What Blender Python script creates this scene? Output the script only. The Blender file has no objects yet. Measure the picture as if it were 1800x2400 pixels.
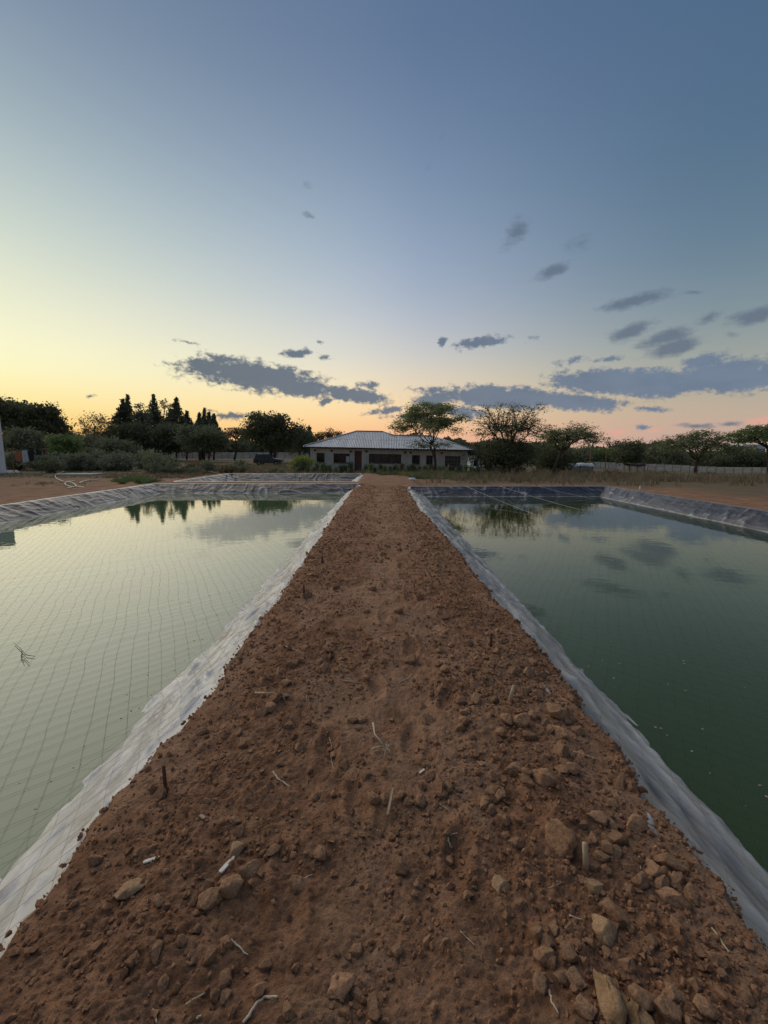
import bpy, bmesh, math, random
import numpy as np
from mathutils import Vector, Matrix

# ------------------------------------------------------------------ camera, sky, light
scene = bpy.context.scene
COL = scene.collection
F, CX, CY = 1000.0, 900.0, 1200.0          # photograph: 1800 x 2400, focal length in its pixels
PITCH = math.radians(8.08)
CAMH = 1.6
cp, sp = math.cos(PITCH), math.sin(PITCH)

cam_d = bpy.data.cameras.new('camera')
cam_d.sensor_fit = 'VERTICAL'; cam_d.sensor_height = 36.0; cam_d.lens = 36.0 * F / 2400.0
cam_d.clip_start = 0.02; cam_d.clip_end = 9000
cam = bpy.data.objects.new('camera', cam_d); COL.objects.link(cam)
cam.location = (0, 0, CAMH); cam.rotation_euler = (math.pi / 2 - PITCH, 0, 0)
scene.camera = cam

vs = scene.view_settings
scene.display_settings.display_device = 'sRGB'
vs.view_transform = 'Standard'; vs.look = 'None'; vs.exposure = 0.0; vs.gamma = 1.0; vs.use_curve_mapping = False
scene.cycles.max_bounces = 6; scene.cycles.diffuse_bounces = 3; scene.cycles.glossy_bounces = 3
scene.cycles.use_denoising = True

def ray(px, py):
    x, y = (px - CX) / F, (py - CY) / F
    return np.array([x, cp - y * sp, -sp - y * cp])
def azel(px, py):
    d = ray(px, py); return math.atan2(d[0], d[1]), math.atan2(d[2], math.hypot(d[0], d[1]))
def P(px, py, D):
    """world point on the sight line of a photo pixel at forward distance D"""
    d = ray(px, py); t = D / d[1]
    return np.array([d[0] * t, D, CAMH + d[2] * t])

def lin(c):
    return [(v / 255 / 12.92) if v / 255 <= 0.04045 else ((v / 255 + 0.055) / 1.055) ** 2.4 for v in c]

SUN_AZ = math.radians(-43.0)
world = bpy.data.worlds.new('World'); scene.world = world; world.use_nodes = True
def build_world():
    nt = world.node_tree; nt.nodes.clear(); N = nt.nodes; L = nt.links
    def node(t, **k):
        n = N.new(t)
        for a, b in k.items(): setattr(n, a, b)
        return n
    def math_(op, a, b=None, c=None, clamp=False):
        n = node('ShaderNodeMath', operation=op, use_clamp=clamp)
        for i, v in enumerate((a, b, c)):
            if v is None: continue
            if isinstance(v, (int, float)): n.inputs[i].default_value = v
            else: L.new(v, n.inputs[i])
        return n.outputs[0]
    tc = node('ShaderNodeTexCoord'); sep = node('ShaderNodeSeparateXYZ'); L.new(tc.outputs['Generated'], sep.inputs[0])
    X, Y, Z = sep.outputs
    el = math_('ARCSINE', Z); az = math_('ARCTAN2', X, Y)
    daz = math_('ABSOLUTE', math_('SUBTRACT', az, SUN_AZ))
    daz = math_('MINIMUM', daz, math_('SUBTRACT', 2 * math.pi, daz))
    u = math_('DIVIDE', math_('MAXIMUM', el, 0.0), math.pi / 2)
    def ramp(stops):
        r = node('ShaderNodeValToRGB'); cr = r.color_ramp; cr.interpolation = 'B_SPLINE'
        while len(cr.elements) > 1: cr.elements.remove(cr.elements[0])
        for i, (d, c) in enumerate(stops):
            e = cr.elements[0] if i == 0 else cr.elements.new(d / 90)
            e.position = d / 90; e.color = (*lin(c), 1)
        L.new(u, r.inputs[0]); return r.outputs[0]
    sun = ramp([(0, (255, 186, 104)), (2.5, (255, 211, 124)), (5, (255, 233, 160)), (8.5, (255, 251, 204)), (13, (244, 243, 210)), (19, (213, 222, 206)),
                (25, (183, 198, 198)), (31, (153, 170, 182)), (37, (130, 148, 168)), (48, (95, 118, 150)), (65, (76, 102, 138)), (90, (68, 95, 132))])
    mid = ramp([(0, (246, 172, 136)), (2.5, (254, 194, 146)), (5, (255, 218, 168)), (8, (244, 222, 188)), (12, (213, 212, 209)), (18, (176, 187, 207)),
                (25, (148, 167, 192)), (32, (122, 143, 172)), (40, (97, 119, 151)), (52, (86, 109, 143)), (70, (74, 100, 137)), (90, (68, 95, 132))])
    away = ramp([(0, (194, 164, 156)), (2.5, (197, 169, 153)), (5, (186, 173, 152)), (9, (160, 166, 158)), (14, (126, 145, 155)), (20, (102, 127, 147)),
                 (28, (84, 112, 138)), (38, (78, 104, 136)), (55, (72, 98, 135)), (90, (68, 95, 132))])
    def mix(f, a, b):
        m = node('ShaderNodeMix', data_type='RGBA')
        if isinstance(f, (int, float)): m.inputs[0].default_value = f
        else: L.new(f, m.inputs[0])
        for i, v in ((6, a), (7, b)):
            if isinstance(v, tuple): m.inputs[i].default_value = v
            else: L.new(v, m.inputs[i])
        return m.outputs[2]
    def maprange(v, a, b, c=0.0, d=1.0, kind='SMOOTHSTEP'):
        m = node('ShaderNodeMapRange', interpolation_type=kind); m.clamp = True if kind == 'LINEAR' else m.clamp
        L.new(v, m.inputs[0])
        for i, q in ((1, a), (2, b), (3, c), (4, d)): m.inputs[i].default_value = q
        return m.outputs[0]
    R = math.radians
    sky = mix(maprange(daz, R(2), R(48), kind='LINEAR'), sun, mid)
    sky = mix(maprange(daz, R(34), R(84)), sky, away)
    # clouds: (photo x, y, half length, half height, tilt degrees, weight)
    comb = node('ShaderNodeCombineXYZ'); L.new(az, comb.inputs[0]); L.new(el, comb.inputs[1])
    def noise(scale, detail=6, rough=0.6, vec=None, sy=1.0):
        mp = node('ShaderNodeMapping'); mp.inputs['Scale'].default_value = (1, sy, 1); L.new(vec or comb.outputs[0], mp.inputs[0])
        n = node('ShaderNodeTexNoise'); n.inputs['Scale'].default_value = scale; n.inputs['Detail'].default_value = detail
        n.inputs['Roughness'].default_value = rough; L.new(mp.outputs[0], n.inputs['Vector']); return n
    wn = noise(22, 5, 0.55)
    vm = node('ShaderNodeVectorMath', operation='MULTIPLY_ADD'); L.new(wn.outputs['Color'], vm.inputs[0])
    vm.inputs[1].default_value = (0.026, 0.014, 0); L.new(comb.outputs[0], vm.inputs[2])
    vo = node('ShaderNodeVectorMath', operation='SUBTRACT'); L.new(vm.outputs[0], vo.inputs[0]); vo.inputs[1].default_value = (0.013, 0.007, 0)
    def field(cl):
        acc = None
        for px, py, rx, ry, rot, w in cl:
            a0, e0 = azel(px, py); t = math.radians(rot)
            a1, e1 = azel(px + rx * math.cos(t), py - rx * math.sin(t))
            a2, e2 = azel(px + ry * math.sin(t), py + ry * math.cos(t))
            mp = node('ShaderNodeMapping', vector_type='TEXTURE'); L.new(vo.outputs[0], mp.inputs[0])
            mp.inputs['Location'].default_value = (a0, e0, 0)
            mp.inputs['Rotation'].default_value = (0, 0, math.atan2(e1 - e0, a1 - a0))
            mp.inputs['Scale'].default_value = (math.hypot(a1 - a0, e1 - e0), max(math.hypot(a2 - a0, e2 - e0), .003), 1)
            ln = node('ShaderNodeVectorMath', operation='LENGTH'); L.new(mp.outputs[0], ln.inputs[0])
            v = math_('MULTIPLY_ADD', ln.outputs['Value'], -w, w)
            acc = v if acc is None else math_('MAXIMUM', acc, v)
        return acc
    A = [(600, 880, 235, 52, -7, 1.0), (490, 860, 120, 34, -6, .9), (690, 905, 150, 36, -8, 1), (832, 925, 125, 28, -10, .95), (905, 962, 80, 15, 8, .7),
         (695, 829, 55, 14, 3, .75), (860, 902, 50, 18, -5, .62), (765, 838, 30, 12, 0, .5), (440, 802, 45, 7, -8, .42), (520, 780, 18, 6, 0, .3),
         (1180, 932, 330, 36, -1, 1.1), (1330, 940, 220, 30, -3, 1.0), (1470, 897, 320, 46, 1, 1.15), (1700, 882, 260, 56, 5, 1.1), (1040, 935, 110, 22, 3, .9), (960, 975, 110, 14, 2, .6), (1640, 850, 90, 26, 12, .8),
         (1130, 803, 95, 19, 8, .85), (1036, 800, 16, 19, 0, .8), (1250, 792, 40, 12, 20, .42), (1350, 845, 65, 16, 10, .66), (1430, 840, 55, 14, 5, .7),
         (548, 976, 72, 15, -2, .8), (760, 941, 32, 13, 25, .7), (1525, 957, 85, 11, -2, .75), (1505, 1003, 30, 12, 0, .6), (215, 928, 24, 9, 10, .45),
         (1085, 965, 90, 26, 0, .75), (495, 962, 25, 8, -10, .45), (750, 802, 22, 10, -20, .4)]
    B = [(1480, 778, 88, 27, 20, .85), (1560, 790, 105, 27, 17, .85), (1580, 816, 105, 28, 15, .9), (1490, 705, 145, 24, 14, .8), (1625, 686, 60, 9, -3, .5),
         (1775, 740, 110, 28, 10, .8), (1655, 748, 62, 20, 18, .6), (1295, 635, 78, 25, 25, .72), (1210, 545, 75, 34, 42, .6), (1360, 570, 90, 40, 20, .3),
         (725, 507, 24, 11, -15, .52), (718, 435, 24, 20, 0, .36), (1000, 395, 26, 22, 0, .25), (1036, 316, 22, 12, 50, .24), (1630, 998, 75, 10, -1, .6),
         (1712, 995, 50, 9, 1, .6), (1720, 780, 30, 14, 0, .45)]
    nA = noise(15, 3, 0.5, sy=2.0).outputs['Fac']; nA2 = noise(60, 9, 0.66, sy=1.5).outputs['Fac']; nB = noise(20, 6, 0.55, sy=1.6).outputs['Fac']; nB2 = noise(55, 6, .65, sy=2).outputs['Fac']
    dA = maprange(math_('ADD', field(A), math_('ADD', math_('MULTIPLY_ADD', nA, .75, -.40), math_('MULTIPLY_ADD', nA2, 1.25, -.66))), .09, .47)
    dB = maprange(math_('ADD', field(B), math_('ADD', math_('MULTIPLY_ADD', nB, .6, -.32), math_('MULTIPLY_ADD', nB2, .6, -.32))), .06, .60, 0, .85)
    cA = mix(maprange(daz, R(15), R(75), kind='LINEAR'), (*lin((92, 104, 118)), 1), (*lin((112, 128, 150)), 1))
    nC = noise(11, 5, .6, sy=2.2).outputs['Fac']
    cA = mix(maprange(nC, .38, .62, 0, .25, 'LINEAR'), cA, (*lin((80, 98, 120)), 1))
    clear = sky
    sky = mix(math_('MULTIPLY', dA, .94), sky, cA)
    sky = mix(dB, sky, (*lin((98, 112, 130)), 1))
    dP = maprange(math_('ADD', field([(1447, 1013, 28, 8, 3, .7), (1785, 988, 60, 13, 4, .8), (1540, 1010, 40, 7, 0, .55)]), math_('MULTIPLY_ADD', nB, .8, -.4)), .05, .6, 0, .5)
    sky = mix(dP, sky, (*lin((240, 160, 145)), 1))
    bg = node('ShaderNodeBackground'); L.new(sky, bg.inputs[0]); bg0 = node('ShaderNodeBackground'); L.new(clear, bg0.inputs[0])
    where = math_('MULTIPLY', math_('LESS_THAN', math_('ABSOLUTE', az), .95), math_('LESS_THAN', math_('ABSOLUTE', math_('SUBTRACT', el, .3)), .36))
    ms = node('ShaderNodeMixShader'); L.new(where, ms.inputs[0]); L.new(bg0.outputs[0], ms.inputs[1]); L.new(bg.outputs[0], ms.inputs[2])
    out = node('ShaderNodeOutputWorld'); L.new(ms.outputs[0], out.inputs[0])
    world.cycles.sampling_method = 'MANUAL'; world.cycles.sample_map_resolution = 512
build_world()

# the last warm light of the sun just below the tree line
sun_d = bpy.data.lights.new('sun', 'SUN'); sun_d.energy = 1.3; sun_d.angle = math.radians(120); sun_d.color = (1.0, .87, .70)
sun_d.use_nodes = True                                  # a broad glow that fades out towards its rim
_n, _l = sun_d.node_tree.nodes, sun_d.node_tree.links
_ge = _n.new('ShaderNodeNewGeometry'); _sb = _n.new('ShaderNodeVectorMath'); _sb.operation = 'SUBTRACT'; _sb.inputs[1].default_value = (.5, .5, 0); _l.new(_ge.outputs['Parametric'], _sb.inputs[0])
_le_ = _n.new('ShaderNodeVectorMath'); _le_.operation = 'LENGTH'; _l.new(_sb.outputs[0], _le_.inputs[0])
_mr = _n.new('ShaderNodeMapRange'); _mr.interpolation_type = 'SMOOTHERSTEP'; _mr.inputs[1].default_value = .5; _mr.inputs[2].default_value = 0; _mr.inputs[3].default_value = 0; _mr.inputs[4].default_value = 3.2
_l.new(_le_.outputs['Value'], _mr.inputs[0]); _l.new(_mr.outputs[0], _n['Emission'].inputs['Strength'])
sun_o = bpy.data.objects.new('sun', sun_d); COL.objects.link(sun_o)
_se = math.radians(40)
sun_o.rotation_euler = Vector((math.sin(SUN_AZ) * math.cos(_se), math.cos(SUN_AZ) * math.cos(_se), math.sin(_se))).to_track_quat('Z', 'Y').to_euler()

rng = np.random.default_rng(7)
random.seed(7)

# ------------------------------------------------------------------ helpers
def _hash(ix, iy, iz, seed):
    h = (ix.astype(np.int64) * 374761393 + iy.astype(np.int64) * 668265263 + iz.astype(np.int64) * 2147483647 + seed * 1274126177) & 0xffffffff
    h = ((h ^ (h >> 13)) * 1274126177) & 0xffffffff
    h = ((h ^ (h >> 16)) * 2246822519) & 0xffffffff
    return ((h ^ (h >> 15)) & 0xffffff) / float(0xffffff) * 2 - 1
def vnoise(p, seed=0):
    p = np.asarray(p, float)
    if p.shape[-1] == 2: p = np.concatenate([p, np.zeros(p.shape[:-1] + (1,))], -1)
    i = np.floor(p); f = p - i; f = f * f * f * (f * (f * 6 - 15) + 10)
    r = 0
    for dx in (0, 1):
        for dy in (0, 1):
            for dz in (0, 1):
                w = (f[..., 0] if dx else 1 - f[..., 0]) * (f[..., 1] if dy else 1 - f[..., 1]) * (f[..., 2] if dz else 1 - f[..., 2])
                r = r + w * _hash(i[..., 0] + dx, i[..., 1] + dy, i[..., 2] + dz, seed)
    return r
def fbm(p, seed=0, octv=4, gain=.5, lac=2.03):
    p = np.asarray(p, float); a, r, s = 1.0, 0, 0
    for o in range(octv):
        r = r + a * vnoise(p, seed + o * 17); s += a; p = p * lac + 3.7; a *= gain
    return r / s
def sstep(a, b, x):
    t = np.clip((np.asarray(x, float) - a) / (b - a), 0, 1); return t * t * (3 - 2 * t)

def tag(o, label=None, cat=None, group=None, kind=None):
    for k, v in (('label', label), ('category', cat), ('group', group), ('kind', kind)):
        if v: o[k] = v
    return o
def empty(name, loc, rz=0.0):
    o = bpy.data.objects.new(name, None); COL.objects.link(o); o.location = tuple(map(float, loc)); o.rotation_euler = (0, 0, rz)
    o.empty_display_size = .1; return o
def make_mesh(name, V, FS, mat=None, smooth=False):
    me = bpy.data.meshes.new(name); V = np.asarray(V, np.float32).reshape(-1, 3)
    if isinstance(FS, np.ndarray): FS = [FS]
    FS = [np.asarray(f, np.int32) for f in FS if len(f)]
    nl = sum(f.size for f in FS); nf = sum(len(f) for f in FS)
    me.vertices.add(len(V)); me.vertices.foreach_set('co', V.ravel())
    me.loops.add(nl); me.polygons.add(nf)
    me.loops.foreach_set('vertex_index', np.concatenate([f.ravel() for f in FS]))
    tot = np.concatenate([np.full(len(f), f.shape[1], np.int32) for f in FS])
    me.polygons.foreach_set('loop_start', np.concatenate([[0], np.cumsum(tot)[:-1]]).astype(np.int32))
    me.polygons.foreach_set('loop_total', tot)
    me.polygons.foreach_set('use_smooth', np.full(nf, bool(smooth)))
    if mat: me.materials.append(mat)
    me.update(calc_edges=True)
    return me
def link(name, me, parent=None, loc=None):
    o = bpy.data.objects.new(name, me); COL.objects.link(o)
    if parent: o.parent = parent
    if loc is not None: o.location = tuple(map(float, loc))
    return o
def copy_tree(o, parent=None):
    c = o.copy(); COL.objects.link(c); c.parent = parent
    for ch in o.children: copy_tree(ch, c)
    return c
class MB:
    """collects polygons of one part"""
    def __init__(s): s.v = []; s.f = {3: [], 4: []}; s.n = 0
    def add(s, V, FS):
        V = np.asarray(V, float).reshape(-1, 3)
        for f in FS:
            f = tuple(int(q) + s.n for q in f)
            if len(f) in (3, 4): s.f[len(f)].append(f)
            else:
                for k in range(1, len(f) - 1): s.f[3].append((f[0], f[k], f[k + 1]))
        s.v.append(V); s.n += len(V); return s
    def box(s, c, size, rz=0, rx=0, ry=0, taper=1.0):
        sx, sy, sz = [q / 2 for q in size]
        V = np.array([[x, y, z] for z in (-sz, sz) for y in (-sy, sy) for x in (-sx, sx)], float)
        V[4:, :2] *= taper
        M = np.array((Matrix.Rotation(rz, 3, 'Z') @ Matrix.Rotation(ry, 3, 'Y') @ Matrix.Rotation(rx, 3, 'X')))
        V = V @ M.T + np.asarray(c, float)
        return s.add(V, [(0, 2, 3, 1), (4, 5, 7, 6), (0, 1, 5, 4), (2, 6, 7, 3), (0, 4, 6, 2), (1, 3, 7, 5)])
    def span(s, a, b): return s.box([(p + q) / 2 for p, q in zip(a, b)], [abs(q - p) for p, q in zip(a, b)])
    def tube(s, pts, rad, n=6, cap=True):
        pts = np.asarray(pts, float); k = len(pts); rad = np.broadcast_to(np.asarray(rad, float), (k,))
        T = np.gradient(pts, axis=0); T /= np.linalg.norm(T, axis=1, keepdims=True) + 1e-9
        ref = np.array([0, 0, 1.]) if abs(T[:, 2]).mean() < .8 else np.array([1., 0, 0])
        A = np.cross(T, ref); A /= np.linalg.norm(A, axis=1, keepdims=True) + 1e-9; B = np.cross(T, A)
        th = np.arange(n) / n * 2 * math.pi
        V = pts[:, None] + rad[:, None, None] * (np.cos(th)[None, :, None] * A[:, None] + np.sin(th)[None, :, None] * B[:, None])
        FS = [(i * n + j, i * n + (j + 1) % n, (i + 1) * n + (j + 1) % n, (i + 1) * n + j) for i in range(k - 1) for j in range(n)]
        if cap: FS += [tuple(range(n))[::-1], tuple((k - 1) * n + j for j in range(n))]
        return s.add(V.reshape(-1, 3), FS)
    def prism(s, poly, axis, a, b):
        """2-D outline extruded along an axis ('x','y','z') from a to b"""
        n = len(poly); V = []
        for d in (a, b):
            for p, q in poly: V.append({'x': (d, p, q), 'y': (p, d, q), 'z': (p, q, d)}[axis])
        return s.add(V, [tuple(range(n)), tuple(range(n, 2 * n))[::-1]] + [(i, (i + 1) % n + 0, (i + 1) % n + n, i + n) for i in range(n)])
    def build(s, name, mat, parent=None, smooth=False, off=(0, 0, 0)):
        V = np.concatenate(s.v) - np.asarray(off, float)
        me = make_mesh(name, V, [np.array(s.f[3], np.int32).reshape(-1, 3), np.array(s.f[4], np.int32).reshape(-1, 4)], mat, smooth)
        bm = bmesh.new(); bm.from_mesh(me); bmesh.ops.recalc_face_normals(bm, faces=bm.faces); bm.to_mesh(me); bm.free()
        return link(name, me, parent)

# ------------------------------------------------------------------ materials
def material(name, c1, c2=None, scale=6.0, rough=.8, bump=0.0, bscale=None, spec=.4, rand=0.0, metallic=0.0, attr=None, detail=5, coord='Object', stretch=(1, 1, 1), trans=0.0):
    m = bpy.data.materials.new(name); m.use_nodes = True; nt = m.node_tree; N, L = nt.nodes, nt.links
    b = N['Principled BSDF']; b.inputs['Roughness'].default_value = rough; b.inputs['Specular IOR Level'].default_value = spec
    b.inputs['Metallic'].default_value = metallic
    tc = N.new('ShaderNodeTexCoord'); mp = N.new('ShaderNodeMapping'); mp.inputs['Scale'].default_value = stretch
    L.new(tc.outputs[coord], mp.inputs[0]); vec = mp.outputs[0]
    if rand:
        oi = N.new('ShaderNodeObjectInfo'); ad = N.new('ShaderNodeVectorMath'); ad.operation = 'MULTIPLY_ADD'
        L.new(oi.outputs['Random'], ad.inputs[0]); ad.inputs[1].default_value = (37, 17, 29); L.new(vec, ad.inputs[2]); vec = ad.outputs[0]
    c2 = c2 or c1
    n = N.new('ShaderNodeTexNoise'); n.inputs['Scale'].default_value = scale; n.inputs['Detail'].default_value = detail; n.inputs['Roughness'].default_value = .62
    L.new(vec, n.inputs['Vector'])
    mx = N.new('ShaderNodeMix'); mx.data_type = 'RGBA'; mx.inputs[6].default_value = (*c1, 1); mx.inputs[7].default_value = (*c2, 1)
    mr = N.new('ShaderNodeMapRange'); mr.inputs[1].default_value = .32; mr.inputs[2].default_value = .68; L.new(n.outputs['Fac'], mr.inputs[0])
    L.new(mr.outputs[0], mx.inputs[0]); colr = mx.outputs[2]
    if rand:
        hs = N.new('ShaderNodeHueSaturation'); L.new(colr, hs.inputs['Color'])
        m2 = N.new('ShaderNodeMapRange'); m2.inputs[3].default_value = 1 - rand; m2.inputs[4].default_value = 1 + rand
        L.new(oi.outputs['Random'], m2.inputs[0]); L.new(m2.outputs[0], hs.inputs['Value']); colr = hs.outputs[0]
    if attr:      # a painted-on second colour carried by the geometry (dust with painted sky sheen, dry grass)
        at = N.new('ShaderNodeAttribute'); at.attribute_name = attr[0]
        m3 = N.new('ShaderNodeMix'); m3.data_type = 'RGBA'; L.new(at.outputs['Fac'], m3.inputs[0]); L.new(colr, m3.inputs[6])
        n3 = N.new('ShaderNodeTexNoise'); n3.inputs['Scale'].default_value = attr[3] if len(attr) > 3 else scale * 2; n3.inputs['Detail'].default_value = 5; L.new(vec, n3.inputs['Vector'])
        m4 = N.new('ShaderNodeMix'); m4.data_type = 'RGBA'; m4.inputs[6].default_value = (*attr[1], 1); m4.inputs[7].default_value = (*attr[2], 1); L.new(n3.outputs['Fac'], m4.inputs[0])
        L.new(m4.outputs[2], m3.inputs[7]); colr = m3.outputs[2]
    L.new(colr, b.inputs['Base Color'])
    if bump:
        n2 = N.new('ShaderNodeTexNoise'); n2.inputs['Scale'].default_value = bscale or scale * 4; n2.inputs['Detail'].default_value = 6; n2.inputs['Roughness'].default_value = .65
        L.new(vec, n2.inputs['Vector']); bp = N.new('ShaderNodeBump'); bp.inputs['Strength'].default_value = 1; bp.inputs['Distance'].default_value = bump
        L.new(n2.outputs['Fac'], bp.inputs['Height']); L.new(bp.outputs[0], b.inputs['Normal'])
    if trans:
        tr = N.new('ShaderNodeBsdfTranslucent'); L.new(colr, tr.inputs[0]); ms = N.new('ShaderNodeMixShader'); ms.inputs[0].default_value = trans
        L.new(b.outputs[0], ms.inputs[1]); L.new(tr.outputs[0], ms.inputs[2]); L.new(ms.outputs[0], N['Material Output'].inputs[0])
    return m
M = {}
M['soil'] = material('loose_soil', (.180, .086, .043), (.385, .204, .113), 11, .95, .016, 90, .15, detail=9, attr=('dusty', (.33, .182, .100), (.48, .298, .186), 40))
M['clod'] = material('clod_soil', (.215, .114, .060), (.405, .240, .140), 4, .95, .006, 9, .15, rand=.22)
M['clod_wedge'] = material('ochre_subsoil', (.26, .155, .078), (.46, .30, .165), 30, .95, .010, 70, .15)
M['crumb'] = material('soil_crumb', (.175, .084, .043), (.375, .204, .115), 45, .95, .003, 200, .15)
M['clod_pale'] = material('pale_clod', (.32, .19, .10), (.52, .335, .19), 5, .95, .006, 10, .15)
M['ground'] = material('earth_ground', (.21, .108, .058), (.37, .205, .118), 1.6, .95, .03, 6, .15, attr=('grassy', (.10, .075, .042), (.22, .165, .095), 3.0))
M['liner'] = material('pond_liner_plastic', (.010, .012, .020), (.022, .026, .040), 3, .30, .003, 22, .45, attr=('dust', (.56, .55, .51), (.76, .72, .64), 7))  # pale second colour: dust plus sky sheen painted in
_g = M['liner'].node_tree; _p = _g.nodes['Principled BSDF']; _c = _p.inputs['Base Color'].links[0].from_socket     # dried mud splashed on the sheet
_tc = _g.nodes.new('ShaderNodeTexCoord'); _nz = _g.nodes.new('ShaderNodeTexNoise'); _nz.inputs['Scale'].default_value = 4.5; _nz.inputs['Detail'].default_value = 9; _nz.inputs['Roughness'].default_value = .72; _g.links.new(_tc.outputs['Object'], _nz.inputs['Vector'])
_mr = _g.nodes.new('ShaderNodeMapRange'); _mr.inputs[1].default_value = .54; _mr.inputs[2].default_value = .70; _mr.inputs[4].default_value = .62; _g.links.new(_nz.outputs['Fac'], _mr.inputs[0])
_mx = _g.nodes.new('ShaderNodeMix'); _mx.data_type = 'RGBA'; _g.links.new(_mr.outputs[0], _mx.inputs[0]); _g.links.new(_c, _mx.inputs[6]); _mx.inputs[7].default_value = (.20, .125, .075, 1); _g.links.new(_mx.outputs[2], _p.inputs['Base Color'])
M['net'] = material('net_cord', (.050, .060, .045), (.09, .10, .075), 30, .7)
M['rope'] = material('pale_rope', (.42, .42, .40), (.55, .55, .52), 30, .7)
M['straw'] = material('dry_straw', (.36, .28, .17), (.64, .54, .38), 55, .8, rand=.15)
M['chip'] = material('white_wood_chip', (.56, .50, .40), (.80, .75, .64), 40, .8)
M['wood'] = material('bleached_wood', (.30, .21, .13), (.50, .38, .25), 30, .85, .001, 80, stretch=(1, 1, .3))
M['wood_dark'] = material('brown_wood', (.16, .09, .05), (.26, .16, .09), 30, .85, .001, 80)
M['rust'] = material('rusty_iron', (.07, .028, .015), (.13, .05, .025), 60, .8)
M['bark'] = material('bark', (.045, .034, .026), (.10, .078, .058), 5, .95, .02, 14)
def leafmat(name, a, b, tr=.25): return material(name, a, b, .9, .75, spec=.25, rand=.15, trans=tr)
M['leaf_dark'] = leafmat('dark_leaves', (0.078, 0.095, 0.053), (0.153, 0.163, 0.089))
M['leaf_olive'] = leafmat('olive_leaves', (0.153, 0.174, 0.100), (0.242, 0.258, 0.153))
M['leaf_green'] = leafmat('green_leaves', (0.132, 0.197, 0.069), (0.232, 0.304, 0.111))
M['leaf_lime'] = leafmat('yellow_green_leaves', (0.263, 0.343, 0.058), (0.421, 0.486, 0.105))
M['leaf_acacia'] = leafmat('feathery_leaves', (0.153, 0.205, 0.089), (0.277, 0.321, 0.158), .3)
M['leaf_brown'] = leafmat('dry_brown_leaves', (0.211, 0.153, 0.084), (0.329, 0.232, 0.127), .35)
M['leaf_grey'] = leafmat('grey_green_leaves', (0.163, 0.185, 0.121), (0.263, 0.274, 0.189))
M['leaf_con'] = leafmat('conifer_needles', (0.087, 0.111, 0.071), (0.174, 0.191, 0.117), .1)
M['drygrass'] = leafmat('dry_grass_blades', (.17, .135, .085), (.30, .24, .15), .3)
M['weed'] = leafmat('green_grass_blades', (0.137, 0.166, 0.069), (0.234, 0.254, 0.108), .3)
M['plaster'] = material('grey_plaster', (.36, .35, .345), (.51, .495, .485), 1.6, .92, .004, 25, stretch=(1, 1, .6))
M['roof'] = material('roof_sheet_metal', (.32, .345, .37), (.43, .455, .48), 1.2, .5, .001, 30, .5, rand=.10, metallic=.25, stretch=(1, .25, 1))
M['fascia'] = material('dark_fascia', (.035, .03, .03), (.06, .05, .045), 5, .8)
M['frame'] = material('brown_window_frame', (.035, .020, .018), (.06, .035, .03), 8, .6)
M['frame_grey'] = material('grey_window_frame', (.12, .12, .12), (.18, .17, .16), 8, .6)
M['glass'] = material('window_glass', (.018, .020, .024), (.03, .033, .036), 1.2, .08, spec=.6)
_g = M['glass'].node_tree; _t = _g.nodes.new('ShaderNodeBsdfTransparent'); _m = _g.nodes.new('ShaderNodeMixShader'); _m.inputs[0].default_value = .55
_g.links.new(_g.nodes['Principled BSDF'].outputs[0], _m.inputs[1]); _g.links.new(_t.outputs[0], _m.inputs[2]); _g.links.new(_m.outputs[0], _g.nodes['Material Output'].inputs[0])
M['brick'] = material('red_brick', (.14, .065, .048), (.22, .105, .075), 8, .9)
M['door'] = material('brown_door', (.075, .030, .022), (.12, .05, .035), 6, .6, stretch=(4, 4, .4))
M['paper'] = material('pale_board', (.42, .44, .48), (.52, .54, .56), 4, .8)
M['board'] = material('brown_board', (.17, .10, .07), (.24, .15, .11), 4, .8)
M['curtain'] = material('pale_curtain', (.42, .40, .40), (.58, .55, .53), 3, .9, stretch=(9, 1, .5))
M['dark'] = material('recess_shade', (.01, .01, .01), (.02, .018, .016), 4, .9)  # near-black colour standing in for the shade inside openings
M['concrete'] = material('precast_concrete', (.50, .44, .37), (.68, .61, .52), 1.1, .92, .004, 14, rand=.10)
M['post'] = material('concrete_post', (.20, .19, .175), (.30, .28, .26), 2, .92, .004, 14)
M['white'] = material('white_paint', (.62, .64, .66), (.76, .77, .78), .8, .75)
M['slab'] = material('slab_concrete', (.34, .32, .29), (.46, .44, .40), 2, .92)
M['tarp'] = material('white_tarpaulin', (.52, .54, .56), (.68, .70, .70), 2, .6)
M['hose'] = material('cream_hose', (.60, .56, .40), (.74, .70, .52), 9, .5)
M['pipe'] = material('black_pipe_plastic', (.012, .012, .013), (.025, .025, .026), 9, .5)
M['car'] = material('car_paint_dark', (.012, .015, .017), (.018, .022, .024), 2, .25, spec=.6)
M['carsheen'] = material('pale_car_sheen', (.45, .48, .50), (.5, .53, .55), 2, .3, spec=.6)  # pale tone paints reflected sky onto bonnet and rear window
M['rubber'] = material('tyre_rubber', (.012, .012, .012), (.02, .02, .02), 9, .9)
M['lamp'] = material('lamp_lens', (.55, .5, .45), (.6, .55, .5), 9, .2)
M['orange'] = material('orange_cloth', (.34, .13, .06), (.42, .17, .08), 5, .9)
M['blue'] = material('pale_denim', (.42, .47, .52), (.56, .60, .63), 5, .9)
M['black'] = material('dark_cloth', (.015, .016, .018), (.03, .03, .032), 5, .9)

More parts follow.
